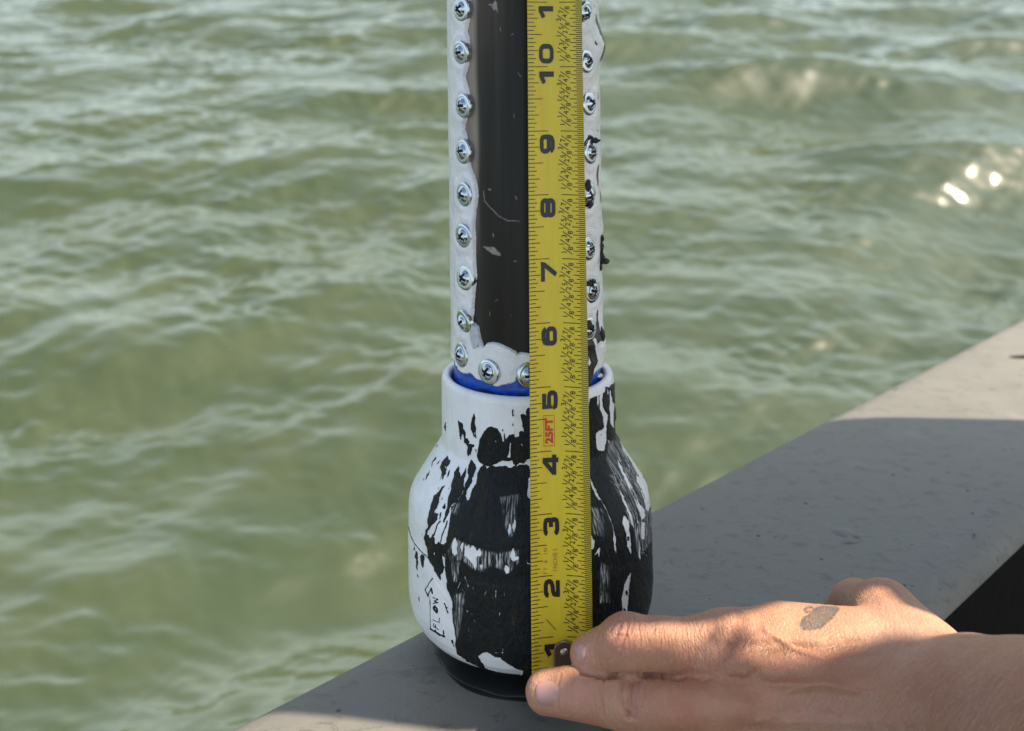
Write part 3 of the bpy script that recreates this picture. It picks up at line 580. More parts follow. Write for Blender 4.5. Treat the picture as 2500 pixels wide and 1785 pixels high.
for i, (sx, sy) in enumerate(scr_l+scr_r):
    ph, z = put_screw(sx, sy); global_i = i
    if me0 is None:
        o = mesh('screw', sv*IN, sf, M['metal'], dev); me0 = o.data; me0.materials.append(M['recess'])
        fc = sv[sf].mean(1); ax_, ay_ = np.abs(fc[:, 0]), np.abs(fc[:, 1]); inr = np.minimum(np.maximum(ax_-.090, ay_-.020), np.maximum(ay_-.090, ax_-.020)) < .002
        me0.polygons.foreach_set('material_index', (inr & (np.hypot(fc[:, 0], fc[:, 1]) < .12)).astype(np.int32))
    else: o = D.objects.new('screw', me0); link(o, dev)
    R = 1.335
    nx = Vector((math.sin(ph), -math.cos(ph), 0)); q = nx.to_track_quat('Z', 'X')
    jit = Euler((rng.normal(0, .09), rng.normal(0, .09), rng.uniform(0, 1.5))).to_quaternion()
    o.rotation_mode = 'QUATERNION'; o.rotation_quaternion = q @ jit; o.location = Vector((R*nx.x, R*nx.y, z))*IN
# tar clumps on the right side
def blob(name, c, r, m, parent, seed, sub_=3, amp=.45, sq=(1, 1, 1)):
    bm = bmesh.new(); bmesh.ops.create_icosphere(bm, subdivisions=sub_, radius=1)
    rg = np.random.default_rng(seed); dirs = rg.normal(size=(14, 3)); ph = rg.uniform(0, 6, 14)
    for w in bm.verts:
        n_ = sum(math.sin(dirs[k] @ np.array(w.co)*2.4+ph[k]) for k in range(14))/6
        w.co = Vector([w.co[k]*sq[k]*r*(1+amp*n_)+c[k] for k in range(3)])*IN
    me = D.meshes.new(name); bm.to_mesh(me); bm.free(); me.polygons.foreach_set('use_smooth', np.ones(len(me.polygons), bool)); me.materials.append(m)
    return link(D.objects.new(name, me), parent)
def on_pipe(sx, sy, R=1.36):
    ph, z = put_screw(min(sx, 1464), sy); return (R*math.sin(ph), -R*math.cos(ph), z)
for k, (sx, sy, r0, sq) in enumerate(((1467, 585, .055, (.9, 1, 1.4)), (1467, 606, .05, (.9, 1, 1.8)), (1468, 626, .05, (1, 1, 1.4)), (1470, 640, .065, (1.3, 1, .9)), (1466, 655, .04, (1, 1, 1.8)), (1467, 820, .06, (.8, 1, 2)))):
    blob('tar_clump', on_pipe(sx, sy, 1.36+max(0, sx-1466)*.012), r0, M['tar'], dev, k+3, sq=sq)
for k, (sx, sy, r0, sq) in enumerate(((1440, 690, .06, (1, 1, .7)), (1431, 693, .045, (1, 1, 1)), (1446, 345, .07, (1.2, .8, .7)), (1432, 795, .07, (1, .8, 1.4)), (1430, 455, .06, (1, .8, 1.3)), (1436, 500, .05, (1, .8, 1.3)))):
    blob('tar_clump', on_pipe(sx, sy, 1.39), r0, M['tar'], dev, k+30, sq=sq)
for k, (sx, sy, r0, sq) in enumerate(((1504, 1012, .07, (.5, 1, 2)), (1502, 960, .05, (.5, 1, 2.2)))):
    blob('tar_clump', (1.53, 0.0, (PY-sy)/F*AXD-ZD), r0, M['tar'], dev, k+50, sq=sq)

for k, (a_, r0, sq) in enumerate(((-.62, .055, (2.0, 1, .5)), (-.50, .05, (1.5, 1, .6)), (-.05, .03, (1, 1, .6)))):
    blob('tar_clump', (1.375*math.sin(a_), -1.375*math.cos(a_), -5.635-ZD), r0, M['tar'], dev, k+70, sq=sq)

# ------------------------------------------------------------------ measuring tape
tape = empty('measuring_tape', mat=frame((.72, 15.9, -9.9)))
tag(tape, 'yellow tape measure blade held upright against the pipe, inches one to eleven showing', 'tape measure')
T0 = np.array([.72, 15.9, -9.9])
TY = np.array([0, 1, 2, 3, 4, 5, 6, 7, 8, 9, 10, 11.]); TYV = np.array([1704, 1555.6, 1406, 1255, 1102, 945, 788.6, 632, 475.6, 320, 163, 5.5])
def tape_depth(t): return 15.84+.16*sstep(3.2, .2, t)+.0*t
def tape_pt(u, t, off=0.0):
    u = np.asarray(u, float); t = np.asarray(t, float)
    yv = np.where(t > 11, 5.5-(t-11)*157, np.interp(t, TY, TYV)); d = tape_depth(t)
    # smooth the measured table slightly
    z = (PY-yv)/F*d
    w = np.interp(t, [0, 1.5, 4, 7, 10, 13], [.955, .95, .915, .88, .845, .83])
    cx = np.interp(yv, [-200, 0, 1650], [1352.5, 1353, 1373]); x0 = (cx-PX)/F*d
    sag = np.interp(t, [0, 2, 6, 10], [.085, .09, .10, .10])
    x = x0+w*u; y = d+.02-sag*(2*u)**2-off
    return np.stack([x, y, z], -1)
us = np.linspace(-.5, .5, 33); ts = np.linspace(0, 14, 320); U_, T_ = np.meshgrid(us, ts)
v = tape_pt(U_, T_); nb_ = v.copy(); nb_[..., 1] += .012
vv = np.concatenate([v.reshape(-1, 3), nb_.reshape(-1, 3)])-T0
f = grid_faces(*U_.shape); nV = U_.size; f2 = f[:, ::-1]+nV
R0, C0 = U_.shape; idx = np.arange(nV).reshape(R0, C0); rimf = []
for line in (idx[:, 0], idx[:, -1][::-1], idx[0][::-1], idx[-1]):
    a = line[:-1]; b_ = line[1:]; rimf.append(np.stack([a, b_, b_+nV, a+nV], -1))
faces = np.concatenate([f, f2]+rimf)
uvt = np.concatenate([np.stack([U_.ravel(), T_.ravel()], -1)]*2)
bl = mesh('blade', vv*IN, faces, M['yellow'], tape, uv=uvt)
bl.data.materials.append(M['steel_edge'])
mi = np.zeros(len(bl.data.polygons), np.int32); mi[len(f)*2:] = 1; bl.data.polygons.foreach_set('material_index', mi)
OFF = .006
def quads_to_tape(quads, name, m, off=OFF):     # quads: (u0,u1,t0,t1)
    v = []; f = []
    for u0, u1, t0, t1 in quads:
        n = max(2, int(abs(u1-u0)/.03)+1); b0 = len(v)
        for uu in np.linspace(u0, u1, n):
            v.append((uu, t0)); v.append((uu, t1))
        for k in range(n-1): f.append((b0+2*k, b0+2*k+2, b0+2*k+3, b0+2*k+1))
    v = np.array(v); return mesh(name, (tape_pt(v[:, 0], v[:, 1], off)-T0)*IN, f, m, tape, smooth=False)
q = []; hw = .0058
for k in range(1, 32*14):
    t = k/32
    if t < .3: continue
    if k % 32 == 0: L = .41
    elif k % 16 == 0: L = .235
    elif k % 8 == 0: L = .225
    elif k % 4 == 0: L = .215
    elif k % 2 == 0: L = .165
    else: L = .115
    q.append((.5-L, .498, t-hw, t+hw))
    if k % 2 == 0:
        L = .36 if k % 32 == 0 else .27 if k % 16 == 0 else .20 if k % 8 == 0 else .155 if k % 4 == 0 else .118
        q.append((-.497, -.5+L, t-hw, t+hw))
quads_to_tape(q, 'tick_marks', M['ink'])
# bold numerals drawn as thick strokes
def digit_polys(ch):
    """closed strips in a unit cell: x 0..1 (reading direction), y 0..1 (up); returns list of (polyline, width)"""
    w = .25; a = w/2; 
    def arc(cx, cy, rx, ry, a0, a1, n=14): return [(cx+rx*math.cos(math.radians(a0+(a1-a0)*i/n)), cy+ry*math.sin(math.radians(a0+(a1-a0)*i/n))) for i in range(n+1)]
    l, r, b, t, m_ = a, 1-a, a, 1-a, .5; c = .2
    def rr(x0, y0, x1, y1, c=.2):
        return arc(x1-c, y1-c, c, c, 0, 90, 5)+arc(x0+c, y1-c, c, c, 90, 180, 5)+arc(x0+c, y0+c, c, c, 180, 270, 5)+arc(x1-c, y0+c, c, c, 270, 360, 5)+[(x1, y1-c)]
    w2 = .27
    if ch == '0': return [(rr(l, b, r, t, .24), w2, w)]
    if ch == '8': return [(rr(l, b, r, .54, .17), w2, w*.85), (rr(l, .46, r, t, .17), w2, w*.85)]
    if ch == '6': return [(rr(l, b, r, .60, .19), w2, w*.9), ([(r, .72), (r-.02, t-.12), (r-.18, t), (l+.22, t), (l+.05, t-.08), (l, t-.22), (l, .3)], w2, w*.9)]
    if ch == '9': return [(rr(l, .40, r, t, .19), w2, w*.9), ([(l, .28), (l+.02, b+.12), (l+.18, b), (r-.22, b), (r-.05, b+.08), (r, b+.22), (r, .7)], w2, w*.9)]
    if ch == '5': return [([(r-.03, t), (l+.04, t), (l+.04, .50), (l+.10, .56), (r-.2, .56), (r-.05, .51), (r, .42), (r, b+.14), (r-.07, b+.03), (r-.2, b), (l+.2, b), (l+.06, b+.03), (l, b+.15), (l, .29)], w2, w*.9)]
    if ch == '3': return [([(l, .74), (l+.03, t-.06), (l+.18, t), (r-.2, t), (r-.04, t-.05), (r-.01, t-.15), (r-.02, .6), (r-.12, .52), (l+.35, .51)], w2, w*.9), ([(r-.12, .50), (r-.01, .43), (r, b+.15), (r-.05, b+.04), (r-.2, b), (l+.2, b), (l+.05, b+.05), (l, .27)], w2, w*.9)]
    if ch == '2': return [([(l, .70), (l+.02, t-.08), (l+.15, t), (r-.2, t), (r-.04, t-.05), (r, t-.15), (r, .62), (r-.08, .52), (r-.25, .46), (l+.2, .43), (l+.05, .36), (l+.02, .26), (l+.02, b), (r+.05, b)], w2, w*.9)]
    if ch == '7': return [([(0.0, t), (r+.02, t), (r+.0, t-.10), (.40, .0+.06), (.36, 0)], w2, w)]
    if ch == '4': return [([(.72, 0), (.72, 1.0)], .28, w), ([(.70, .93), (.05, .34), (.05, .27), (1.0, .27)], .22, w*.78)]
    if ch == '1': return [([(.66, 0), (.66, 1.0)], .30, w), ([(.60, .90), (.16, .66)], .22, w)]
def stroke_quads(pts, w):
    """polyline to mitred strip"""
    pts = np.array(pts, float); closed = np.allclose(pts[0], pts[-1]); n = len(pts); L = []; Rr = []
    for i in range(n):
        if closed: p0 = pts[i-1 if i > 0 else n-2]; p2 = pts[i+1 if i < n-1 else 1]
        else: p0 = pts[max(i-1, 0)]; p2 = pts[min(i+1, n-1)]
        d1 = pts[i]-p0; d2 = p2-pts[i]
        if np.linalg.norm(d1) < 1e-9: d1 = d2
        if np.linalg.norm(d2) < 1e-9: d2 = d1
        d1 = d1/np.linalg.norm(d1); d2 = d2/np.linalg.norm(d2); n1 = np.array([-d1[1], d1[0]]); n2 = np.array([-d2[1], d2[0]])
        mm = n1+n2; mm = mm/max(np.linalg.norm(mm), .3); k = 1/max(.5, mm @ n1); L.append(pts[i]+mm*k*w/2); Rr.append(pts[i]-mm*k*w/2)
    return np.array(L), np.array(Rr)
dv = []; df = []
def add_digit(ch, u_c, t0, t1, hgt):
    """reading direction is +t ; glyph top points to -u (picture left)"""
    for k, (pts, wx_, wy_) in enumerate(digit_polys(ch)):
        L, Rr = stroke_quads(pts, .25 if ch not in '1' else (.30 if k == 0 else .26))
        pl = np.concatenate([L, Rr]); uu = u_c+hgt/2-pl[:, 1]*hgt; tt = t0+pl[:, 0]*(t1-t0)
        b0 = len(dv); dv.extend(list(tape_pt(uu, tt, OFF+.0015*k+.003)-T0)); n = len(L)
        for i in range(n-1): df.append((b0+i, b0+i+1, b0+n+i+1, b0+n+i))
UC = -.155
for nmb in (1, 2, 3, 4, 5, 6, 7, 8, 9):
    add_digit(str(nmb), UC, nmb-.355, nmb-.055, .265)
add_digit('1', UC, 9.70, 9.98, .265); add_digit('0', UC, 10.05, 10.355, .265)
add_digit('1', UC, 10.72, 10.99, .265); add_digit('1', UC, 11.06, 11.35, .265); add_digit('1', UC, 11.72, 11.98, .265); add_digit('2', UC, 12.05, 12.35, .265)
mesh('numerals', np.array(dv)*IN, df, M['ink'], tape, smooth=False)
# text through the built-in font, wrapped onto the blade
_cache = {}
def glyph(s_, bold=0.0):
    if (s_, bold) not in _cache:
        cu = D.curves.new('glyph', 'FONT'); cu.body = s_; cu.size = 1; cu.resolution_u = 3; cu.offset = bold
        ob = D.objects.new('glyph', cu); C.collection.objects.link(ob); dg = C.evaluated_depsgraph_get(); dg.update()
        me = D.meshes.new_from_object(ob.evaluated_get(dg)); v = np.array([p.co[:2] for p in me.vertices]); f = [tuple(p.vertices) for p in me.polygons]
        D.objects.remove(ob); D.curves.remove(cu); D.meshes.remove(me); lo, hi = v.min(0), v.max(0); _cache[(s_, bold)] = ((v-lo)/(hi-lo), f, (hi-lo))
    return _cache[(s_, bold)]
def text_on_tape(items, name, m):  # items: (string, u_top, u_bottom, t0, t1, bold)
    V = []; Fc = []
    for s_, u0, u1, t0, t1, bo in items:
        v, f, hw_ = glyph(s_, bo); b0 = len(V)
        if t1 is None: wd = (u1-u0)*.92*hw_[0]/hw_[1]; t0, t1 = t0-wd/2, t0+wd/2
        V += list(tape_pt(u1-(u1-u0)*v[:, 1], t0+v[:, 0]*(t1-t0), OFF+.002)-T0); Fc += [tuple(b0+i for i in q_) for q_ in f]
    return mesh(name, np.array(V)*IN, Fc, m, tape, smooth=False)
items = []; bars = []
for inch in range(0, 14):
    for n_, d_, fr in (('1', '8', .125), ('1', '4', .25), ('3', '8', .375), ('1', '2', .5), ('5', '8', .625), ('3', '4', .75), ('7', '8', .875)):
        t = inch+fr
        if t < .5 or t > 13: continue
        e = 0 if d_ == '8' else -.047
        items.append((n_, .080+e, .168+e, t-.022, None, .0)); items.append((d_, .192+e, .280+e, t+.036, None, .0))
        bars.append((.268+e, t-.050, .100+e, t+.050))
text_on_tape(items, 'fraction_marks', M['ink'])
sv_ = []; sf_ = []
for ua, ta_, ub, tb in bars:
    for k in range(4):
        f0, f1 = k/4, (k+1)/4; b0 = len(sv_)
        for f_, dt in ((f0, -.0065), (f1, -.0065), (f1, .0065), (f0, .0065)): sv_.append((ua+(ub-ua)*f_, ta_+(tb-ta_)*f_+dt))
        sf_.append((b0, b0+1, b0+2, b0+3))
sv_ = np.array(sv_); mesh('fraction_bars', (tape_pt(sv_[:, 0], sv_[:, 1], OFF+.001)-T0)*IN, sf_, M['ink'], tape, smooth=False)
text_on_tape([('25FT', -.242, -.108, 4.12, 4.52, .04)], 'length_mark', M['red'])
quads_to_tape([(-.268, -.262, 4.08, 4.56), (-.088, -.082, 4.08, 4.56), (-.268, -.082, 4.08, 4.088), (-.268, -.082, 4.552, 4.56)], 'length_mark_box', M['red'])
text_on_tape([(c_, -.285, -.222, 2.05+i*.062, None, 0) for i, c_ in enumerate(['F', 'T', None, '&', None, 'I', 'N']) if c_]
             + [(c_, -.130, -.062, 2.08+i*.068, None, 0) for i, c_ in enumerate('INCHES')], 'unit_marks', M['orange'])
quads_to_tape([(-.25+i*.017, -.235+i*.017, 1.10-.0+.17-i*.02, 1.10+.19-i*.02) for i in range(9)], 'scratch', M['steel_edge'], .004)
# end hook with rivets
hk = []; nx_, ny_ = 14, 26
for j in range(ny_):
    s_ = j/(ny_-1); t = .955-s_*.955; hwid = .175*min(1, math.sqrt(max(0, 1-(1-min(1, s_/.17))**2))+.02)+.0*s_
    for i in range(nx_): 
        a = -1+2*i/(nx_-1); hk.append(tape_pt(.04+a*hwid, t, .03+.012*(1-a*a))-T0)
hook = mesh('end_hook', np.array(hk)*IN, grid_faces(ny_, nx_), M['hook'], tape)
md = hook.modifiers.new('s', 'SOLIDIFY'); md.thickness = .035*IN; md.offset = 0
for t in (.775, .50, .16):
    c_ = tape_pt(.035, t, .075)-T0; v, f = disc_dome((0, 0, 0), .068, .068, .035, 0, 8, 28); v = np.array(v)
    v2 = np.stack([v[:, 0], -v[:, 2], v[:, 1]], -1)+c_*IN; mesh('rivet', v2, [tuple(reversed(q_)) for q_ in f], M['rivet'], hook).matrix_parent_inverse = Matrix()
hook_lip = [(x, y, z) for x in (.0, .35) for y in (0, .35) for z in (-.02, .02)]

# ------------------------------------------------------------------ hand and forearm: one implicit surface
prims = []   # (a, b, ra, rb, k)
def cap(a, b, ra, rb, k=.12): prims.append((np.array(a), np.array(b), ra, rb, k))
Dp = PD
# index finger
cap(Dp(1305, 1452, 15.30), Dp(1335, 1449, 15.22), .265, .315, .05); cap(Dp(1335, 1449, 15.22), Dp(1392, 1432, 15.02), .315, .405, .08)
cap(Dp(1392, 1432, 15.02), Dp(1470, 1433, 15.0), .405, .355, .12); cap(Dp(1470, 1433, 15.0), Dp(1590, 1440, 15.0), .355, .42, .12)
# middle finger
cap(Dp(1213, 1537, 15.15), Dp(1262, 1538, 15.05), .305, .335, .02); cap(Dp(1262, 1538, 15.05), Dp(1385, 1558, 14.78), .335, .37, .03)
cap(Dp(1385, 1558, 14.78), Dp(1480, 1569, 14.55), .37, .345, .03); cap(Dp(1480, 1569, 14.55), Dp(1610, 1570, 14.6), .345, .42, .04)
# ring and little fingers, mostly under the frame
cap(Dp(1330, 1690, 14.9), Dp(1420, 1672, 14.65), .28, .38, .05); cap(Dp(1420, 1672, 14.65), Dp(1600, 1668, 14.5), .38, .44, .14)
cap(Dp(1400, 1790, 14.9), Dp(1500, 1775, 14.7), .25, .32, .05); cap(Dp(1500, 1775, 14.7), Dp(1620, 1760, 14.6), .32, .38, .14)
# back of the hand
cap(Dp(1610, 1442, 15.0), Dp(2040, 1505, 14.6), .46, .66, .28); cap(Dp(1625, 1562, 14.72), Dp(2060, 1560, 14.3), .48, .75, .22)
cap(Dp(1620, 1668, 14.65), Dp(2060, 1625, 14.2), .48, .72, .28); cap(Dp(1620, 1760, 14.75), Dp(2060, 1690, 14.2), .45, .62, .28)
cap(Dp(1740, 1410, 15.05), Dp(1960, 1455, 14.95), .44, .60, .25)
cap(Dp(1640, 1428, 15.0), Dp(1690, 1425, 15.0), .43, .42, .2)
# palm side bulk
cap(Dp(1700, 1600, 15.4), Dp(2000, 1600, 15.2), .75, .85, .4)
# thumb, pointing away behind the hand
cap(Dp(2050, 1475, 14.75), Dp(1965, 1372, 15.7), .66, .53, .30); cap(Dp(1965, 1372, 15.7), Dp(1905, 1352, 16.5), .50, .42, .14); cap(Dp(1905, 1352, 16.5), Dp(1850, 1395, 17.1), .42, .33, .1)
# wrist and forearm coming towards the camera
cap(Dp(2030, 1590, 14.2), Dp(2180, 1606, 13.6), .90, 1.02, .16); cap(Dp(2180, 1606, 13.6), Dp(2330, 1672, 12.8), 1.02, 1.22, .12); cap(Dp(2330, 1672, 12.8), Dp(2750, 1720, 11.2), 1.22, 1.5, .3)
def sdf(p):
    d = None
    for a, b, ra, rb, k in prims:
        ab = b-a; L = ab @ ab; t = np.clip(((p-a) @ ab)/L, 0, 1)
        q_ = np.linalg.norm(p-a-t[..., None]*ab, axis=-1)-(ra+(rb-ra)*t)
        if d is None: d = q_; continue
        h = np.clip(.5+.5*(d-q_)/k, 0, 1); d = d*(1-h)+q_*h-k*h*(1-h)
    return d
def surface_nets(lo, hi, step):
    ax = [np.arange(lo[i], hi[i]+step, step) for i in range(3)]; n = [len(a) for a in ax]
    G = np.empty(n, np.float32)
    for i in range(n[0]):
        yy, zz_ = np.meshgrid(ax[1], ax[2], indexing='ij'); G[i] = sdf(np.stack([np.full_like(yy, ax[0][i]), yy, zz_], -1))
    S = G < 0; cnt = np.zeros((n[0]-1, n[1]-1, n[2]-1), np.int32); acc = np.zeros(cnt.shape+(3,), np.float32)
    corners = [(i, j, k) for i in (0, 1) for j in (0, 1) for k in (0, 1)]
    def sl(a, c): return a[c[0]:n[0]-1+c[0], c[1]:n[1]-1+c[1], c[2]:n[2]-1+c[2]]
    for c1 in corners:
        for ax_ in range(3):
            if c1[ax_]: continue
            c2 = list(c1); c2[ax_] = 1; g1, g2 = sl(G, c1), sl(G, c2); cr = (g1 < 0) != (g2 < 0)
            t = np.where(cr, g1/np.where(cr, g1-g2, 1), 0)
            for m_ in range(3): acc[..., m_] += np.where(cr, c1[m_]+(t if m_ == ax_ else 0), 0)
            cnt += cr
    act = cnt > 0; ids = -np.ones(cnt.shape, np.int64); ids[act] = np.arange(act.sum()); w = np.argwhere(act)
    V = (w+acc[act]/cnt[act][:, None])*step+np.array(lo); Fq = []
    for ax_ in range(3):
        o1, o2 = (ax_+1) % 3, (ax_+2) % 3; s0 = [slice(1, n[k]-1) for k in range(3)]; s0[ax_] = slice(0, n[ax_]-1)
        s1 = list(s0); s1[ax_] = slice(1, n[ax_]); a = S[tuple(s0)]; b = S[tuple(s1)]; e = np.argwhere(a != b); fl_ = a[tuple(e.T)]
        off = np.array([1, 1, 1]); off[ax_] = 0; e = e+off
        def gid(d1, d2):
            q_ = e.copy(); q_[:, o1] -= d1; q_[:, o2] -= d2; return ids[tuple(q_.T)]
        Q = np.stack([gid(1, 1), gid(0, 1), gid(0, 0), gid(1, 0)], -1); Q[~fl_] = Q[~fl_][:, ::-1]; Fq.append(Q)
    return V, np.concatenate(Fq)
def grad(p, e=.004):
    g = np.stack([sdf(p+np.eye(3)[i]*e)-sdf(p-np.eye(3)[i]*e) for i in range(3)], -1); return g/(np.linalg.norm(g, axis=-1, keepdims=True)+1e-9)
V, Fq = surface_nets((-.25, 9.7, -12.9), (8.6, 18.2, -6.4), .05)
for _ in range(2): V = V-grad(V)*sdf(V)[:, None]
# one subdivision by hand through a temporary modifier
def subdiv(V, Fq, lev=1):
    me = D.meshes.new('tmp'); me.from_pydata(V.tolist(), [], Fq.tolist()); ob = D.objects.new('tmp', me); C.collection.objects.link(ob)
    m_ = ob.modifiers.new('s', 'SUBSURF'); m_.levels = lev; m_.render_levels = lev; dg = C.evaluated_depsgraph_get(); dg.update()
    e = ob.evaluated_get(dg).to_mesh(); v = np.empty(len(e.vertices)*3, np.float32); e.vertices.foreach_get('co', v); f = np.empty(len(e.loops), np.int32); e.loops.foreach_get('vertex_index', f)
    D.objects.remove(ob); D.meshes.remove(me); return v.reshape(-1, 3).astype(float), f.reshape(-1, 4)
V, Fq = subdiv(V, Fq, 2); N = grad(V); hx, hy = proj(V); hx = hx/1.0989; hy = hy/1.0989   # picture position, 2275-wide frame
face_cam = sstep(.05, .35, -(N*V/np.linalg.norm(V, axis=1)[:, None]).sum(1))
H0 = np.array([3.5, 15, -9.6])
# creases: (points, half width px, depth in)
cre = [([(1245,1500),(1238,1530),(1240,1575)], 3, .012), ([(1342,1503),(1336,1540),(1340,1590)], 3.5, .022), ([(1328,1505),(1318,1530),(1322,1570)], 3, .010), ([(1352,1500),(1350,1560)], 3, .008),
       ([(1384,1512),(1378,1545),(1386,1578),(1402,1596)], 4.5, .030), ([(1406,1512),(1399,1545),(1400,1575),(1394,1590)], 5.5, .045), ([(1420,1512),(1412,1545),(1410,1595)], 4.5, .030), ([(1434,1520),(1428,1570)], 3, .012),
       ([(1396,1385),(1386,1420),(1378,1440)], 3.5, .030), ([(1380,1385),(1370,1408)], 3, .020), ([(1368,1412),(1392,1412)], 3, .020), ([(1407,1385),(1400,1410)], 2.5, .015), ([(1363,1385),(1354,1405)], 2.5, .012),
       ([(1421,1386),(1416,1412)], 2.5, .010), ([(1546,1445),(1542,1470),(1532,1492),(1516,1505)], 6, .016), ([(1560,1448),(1552,1480)], 3.5, .008), ([(1576,1455),(1566,1482)], 3.5, .006), ([(1330,1400),(1322,1430)], 3, .008)]
dsp = np.zeros(len(V)); 
for pts, w_, dp in cre:
    s_ = line_sd(hx, hy, pts, 0.0, 30.0); dsp -= dp*np.exp(-(s_/w_)**2)*face_cam; dsp += dp*.15*np.exp(-((s_+w_*2.3)/(w_*1.1))**2)*face_cam
def bumpg(cx, cy, rx, ry, h, ang=0):
    c, s_ = math.cos(ang), math.sin(ang); x = (hx-cx)*c+(hy-cy)*s_; y = -(hx-cx)*s_+(hy-cy)*c
    return h*np.exp(-(x/rx)**2-(y/ry)**2)*face_cam
dsp += bumpg(1372, 1432, 16, 13, .035)+bumpg(1655, 1480, 40, 20, .13, -.3)+bumpg(1660, 1570, 45, 28, .09)+bumpg(1642, 1425, 26, 24, -.09)+bumpg(1600, 1412, 25, 20, -.05)+bumpg(1740, 1455, 70, 14, -.03, -.2)
dsp += bumpg(1800, 1520, 160, 14, .05, -.05)+bumpg(1800, 1600, 170, 16, .045, .02)+bumpg(1640, 1380, 40, 14, .03)+bumpg(1900, 1430, 60, 20, -.05, -.3)+bumpg(1600, 1560, 60, 30, .05)
for k_, (cx, cy, ang_, n_, sp_) in enumerate(((1560, 1440, 1.05, 16, 7.0), (1410, 1400, 1.35, 7, 6.5), (1345, 1545, 1.5, 5, 7), (1420, 1552, 1.5, 5, 7.5), (1640, 1520, 1.0, 9, 8))):
    dx_ = (hx-cx)*math.sin(ang_)-(hy-cy)*math.cos(ang_)+9*(fbm(hx/22, hy/22, 3, 70+k_)-.5)      # skin folds across the finger
    dsp -= .0085*np.exp(-(((hx-cx)/(n_*sp_*.55))**2+((hy-cy)/34)**2))*(np.abs(np.sin(dx_/sp_*math.pi/1.0))**.6-.6)*-1*(.5+fbm(hx/12, hy/12, 2, 90+k_))*face_cam*-1
dsp += .006*(fbm(hx/6+hy/14, hy/9, 3, 51)-.5)*face_cam
dsp += .012*(fbm(V[:, 0]*3, V[:, 2]*3, 3, 40)-.5)+.008*(fbm(V[:, 0]*9+V[:, 1]*3, V[:, 2]*8, 3, 44)-.5)
for pts, w_, dp in (([(1292,1494),(1340,1503),(1400,1500),(1460,1501),(1512,1508)], 4.2, -.10), ([(1700,1400),(1760,1440),(1830,1465),(1930,1470)], 7, .022), ([(1750,1540),(1830,1520),(1920,1540),(2000,1530)], 7, .024), ([(1830,1520),(1850,1480),(1900,1440)], 6, .018),
                    ([(1680,1600),(1780,1570),(1860,1590)], 7, .020), ([(1655,1500),(1720,1520),(1800,1525),(1900,1535)], 12, .045), ([(1650,1420),(1720,1415),(1820,1425)], 12, .03), ([(1470,1540),(1466,1580)], 4, -.008), ([(1560,1515),(1590,1500),(1610,1470)], 5, -.012)):
    s_ = line_sd(hx, hy, pts, 0.0, 40.0); dsp += dp*np.exp(-(s_/w_)**2)*face_cam
V = V+N*dsp[:, None]
tone = np.tile(np.array([.445, .222, .135]), (len(V), 1))
def redden(cx, cy, rx, ry, col, a_, ang=0, soft=1):
    global tone
    g_ = np.clip(bumpg(cx, cy, rx, ry, 1.0, ang)*a_, 0, 1)[:, None]; tone = tone*(1-g_)+np.array(col)*g_
redden(1290, 1540, 28, 42, (.52, .24, .18), .55); redden(1230, 1540, 45, 45, (.55, .30, .23), .4); redden(1385, 1400, 35, 40, (.52, .24, .19), .55); redden(1600, 1450, 60, 40, (.50, .24, .18), .5, -.5)
redden(1410, 1560, 22, 40, (.42, .20, .16), .6); redden(1365, 1560, 20, 40, (.47, .29, .19), .45); redden(1525, 1578, 26, 24, (.50, .18, .13), .42); redden(1545, 1600, 26, 16, (.46, .17, .12), .2); redden(1530, 1470, 14, 40, (.45, .18, .14), .5)
redden(1300, 1455, 25, 40, (.52, .26, .20), .5); redden(2140, 1570, 90, 60, (.40, .235, .18), .5); redden(2000, 1400, 100, 70, (.50, .33, .24), .5); redden(1850, 1600, 130, 50, (.43, .26, .195), .4)
tone = tone*(1-.17*(sstep(1650, 2100, hx)*sstep(1400, 1520, hy))[:, None])  # lower forearm darkened in the skin colour to stand for shade
for (cx, cy) in ((1480, 1600), (1700, 1560), (1780, 1590), (1950, 1530), (2050, 1480)): redden(cx, cy, 18, 12, (.50, .22, .17), .28)
wxx = hx+5*(fbm(hx/7, hy/7, 3, 6)-.5); wyy = hy+5*(fbm(hx/7, hy/7, 3, 16)-.5)
tk = lambda p_: [((1700+a/3.7917)/1.0989, (1360+b/3.7917)/1.0989) for a, b in p_]
tat = poly_sd(wxx, wyy, tk([(960,600),(985,560),(1040,530),(1080,480),(1140,450),(1200,440),(1290,440),(1330,470),(1300,520),(1270,570),(1210,620),(1150,665),(1060,680),(990,680),(965,650)]))
tat = np.maximum(tat, line_sd(wxx, wyy, tk([(1085,500),(1080,470),(1040,465),(1005,485),(1020,510),(1055,505)]), 2.6))
edge = np.exp(-((tat-4.0)/4.0)**2)*.10
ta = np.clip((sstep(-2.5, 2.5, tat)*(.50+.50*fbm(hx/3.2, hy/3.2, 3, 2))+edge*sstep(-1, 1, tat)), 0, .9)*face_cam
tone = tone*(1-ta[:, None])+np.array([.060, .075, .070])*ta[:, None]
wr = np.clip(bumpg(1400, 1410, 60, 45, 1)+bumpg(1560, 1440, 110, 60, 1.0)+bumpg(1300, 1545, 60, 50, .2)+bumpg(1410, 1555, 50, 50, .3)+.10, 0, 1)
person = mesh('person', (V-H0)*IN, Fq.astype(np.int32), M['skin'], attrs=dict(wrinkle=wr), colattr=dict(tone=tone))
person.matrix_world = frame(H0)
tag(person, 'bare left hand and forearm with a small grey tattoo, two fingers pressing the tape end', 'person')
def ray_hit(xd, yd, back=0.0):
    dirs = np.stack([(xd*1.0989-PX)/F, np.ones_like(xd), (PY-yd*1.0989)/F], -1); s_ = np.full(xd.shape, 11.0)
    for _ in range(60): s_ = s_+sdf(dirs*s_[..., None])*.8
    return dirs*s_[..., None]
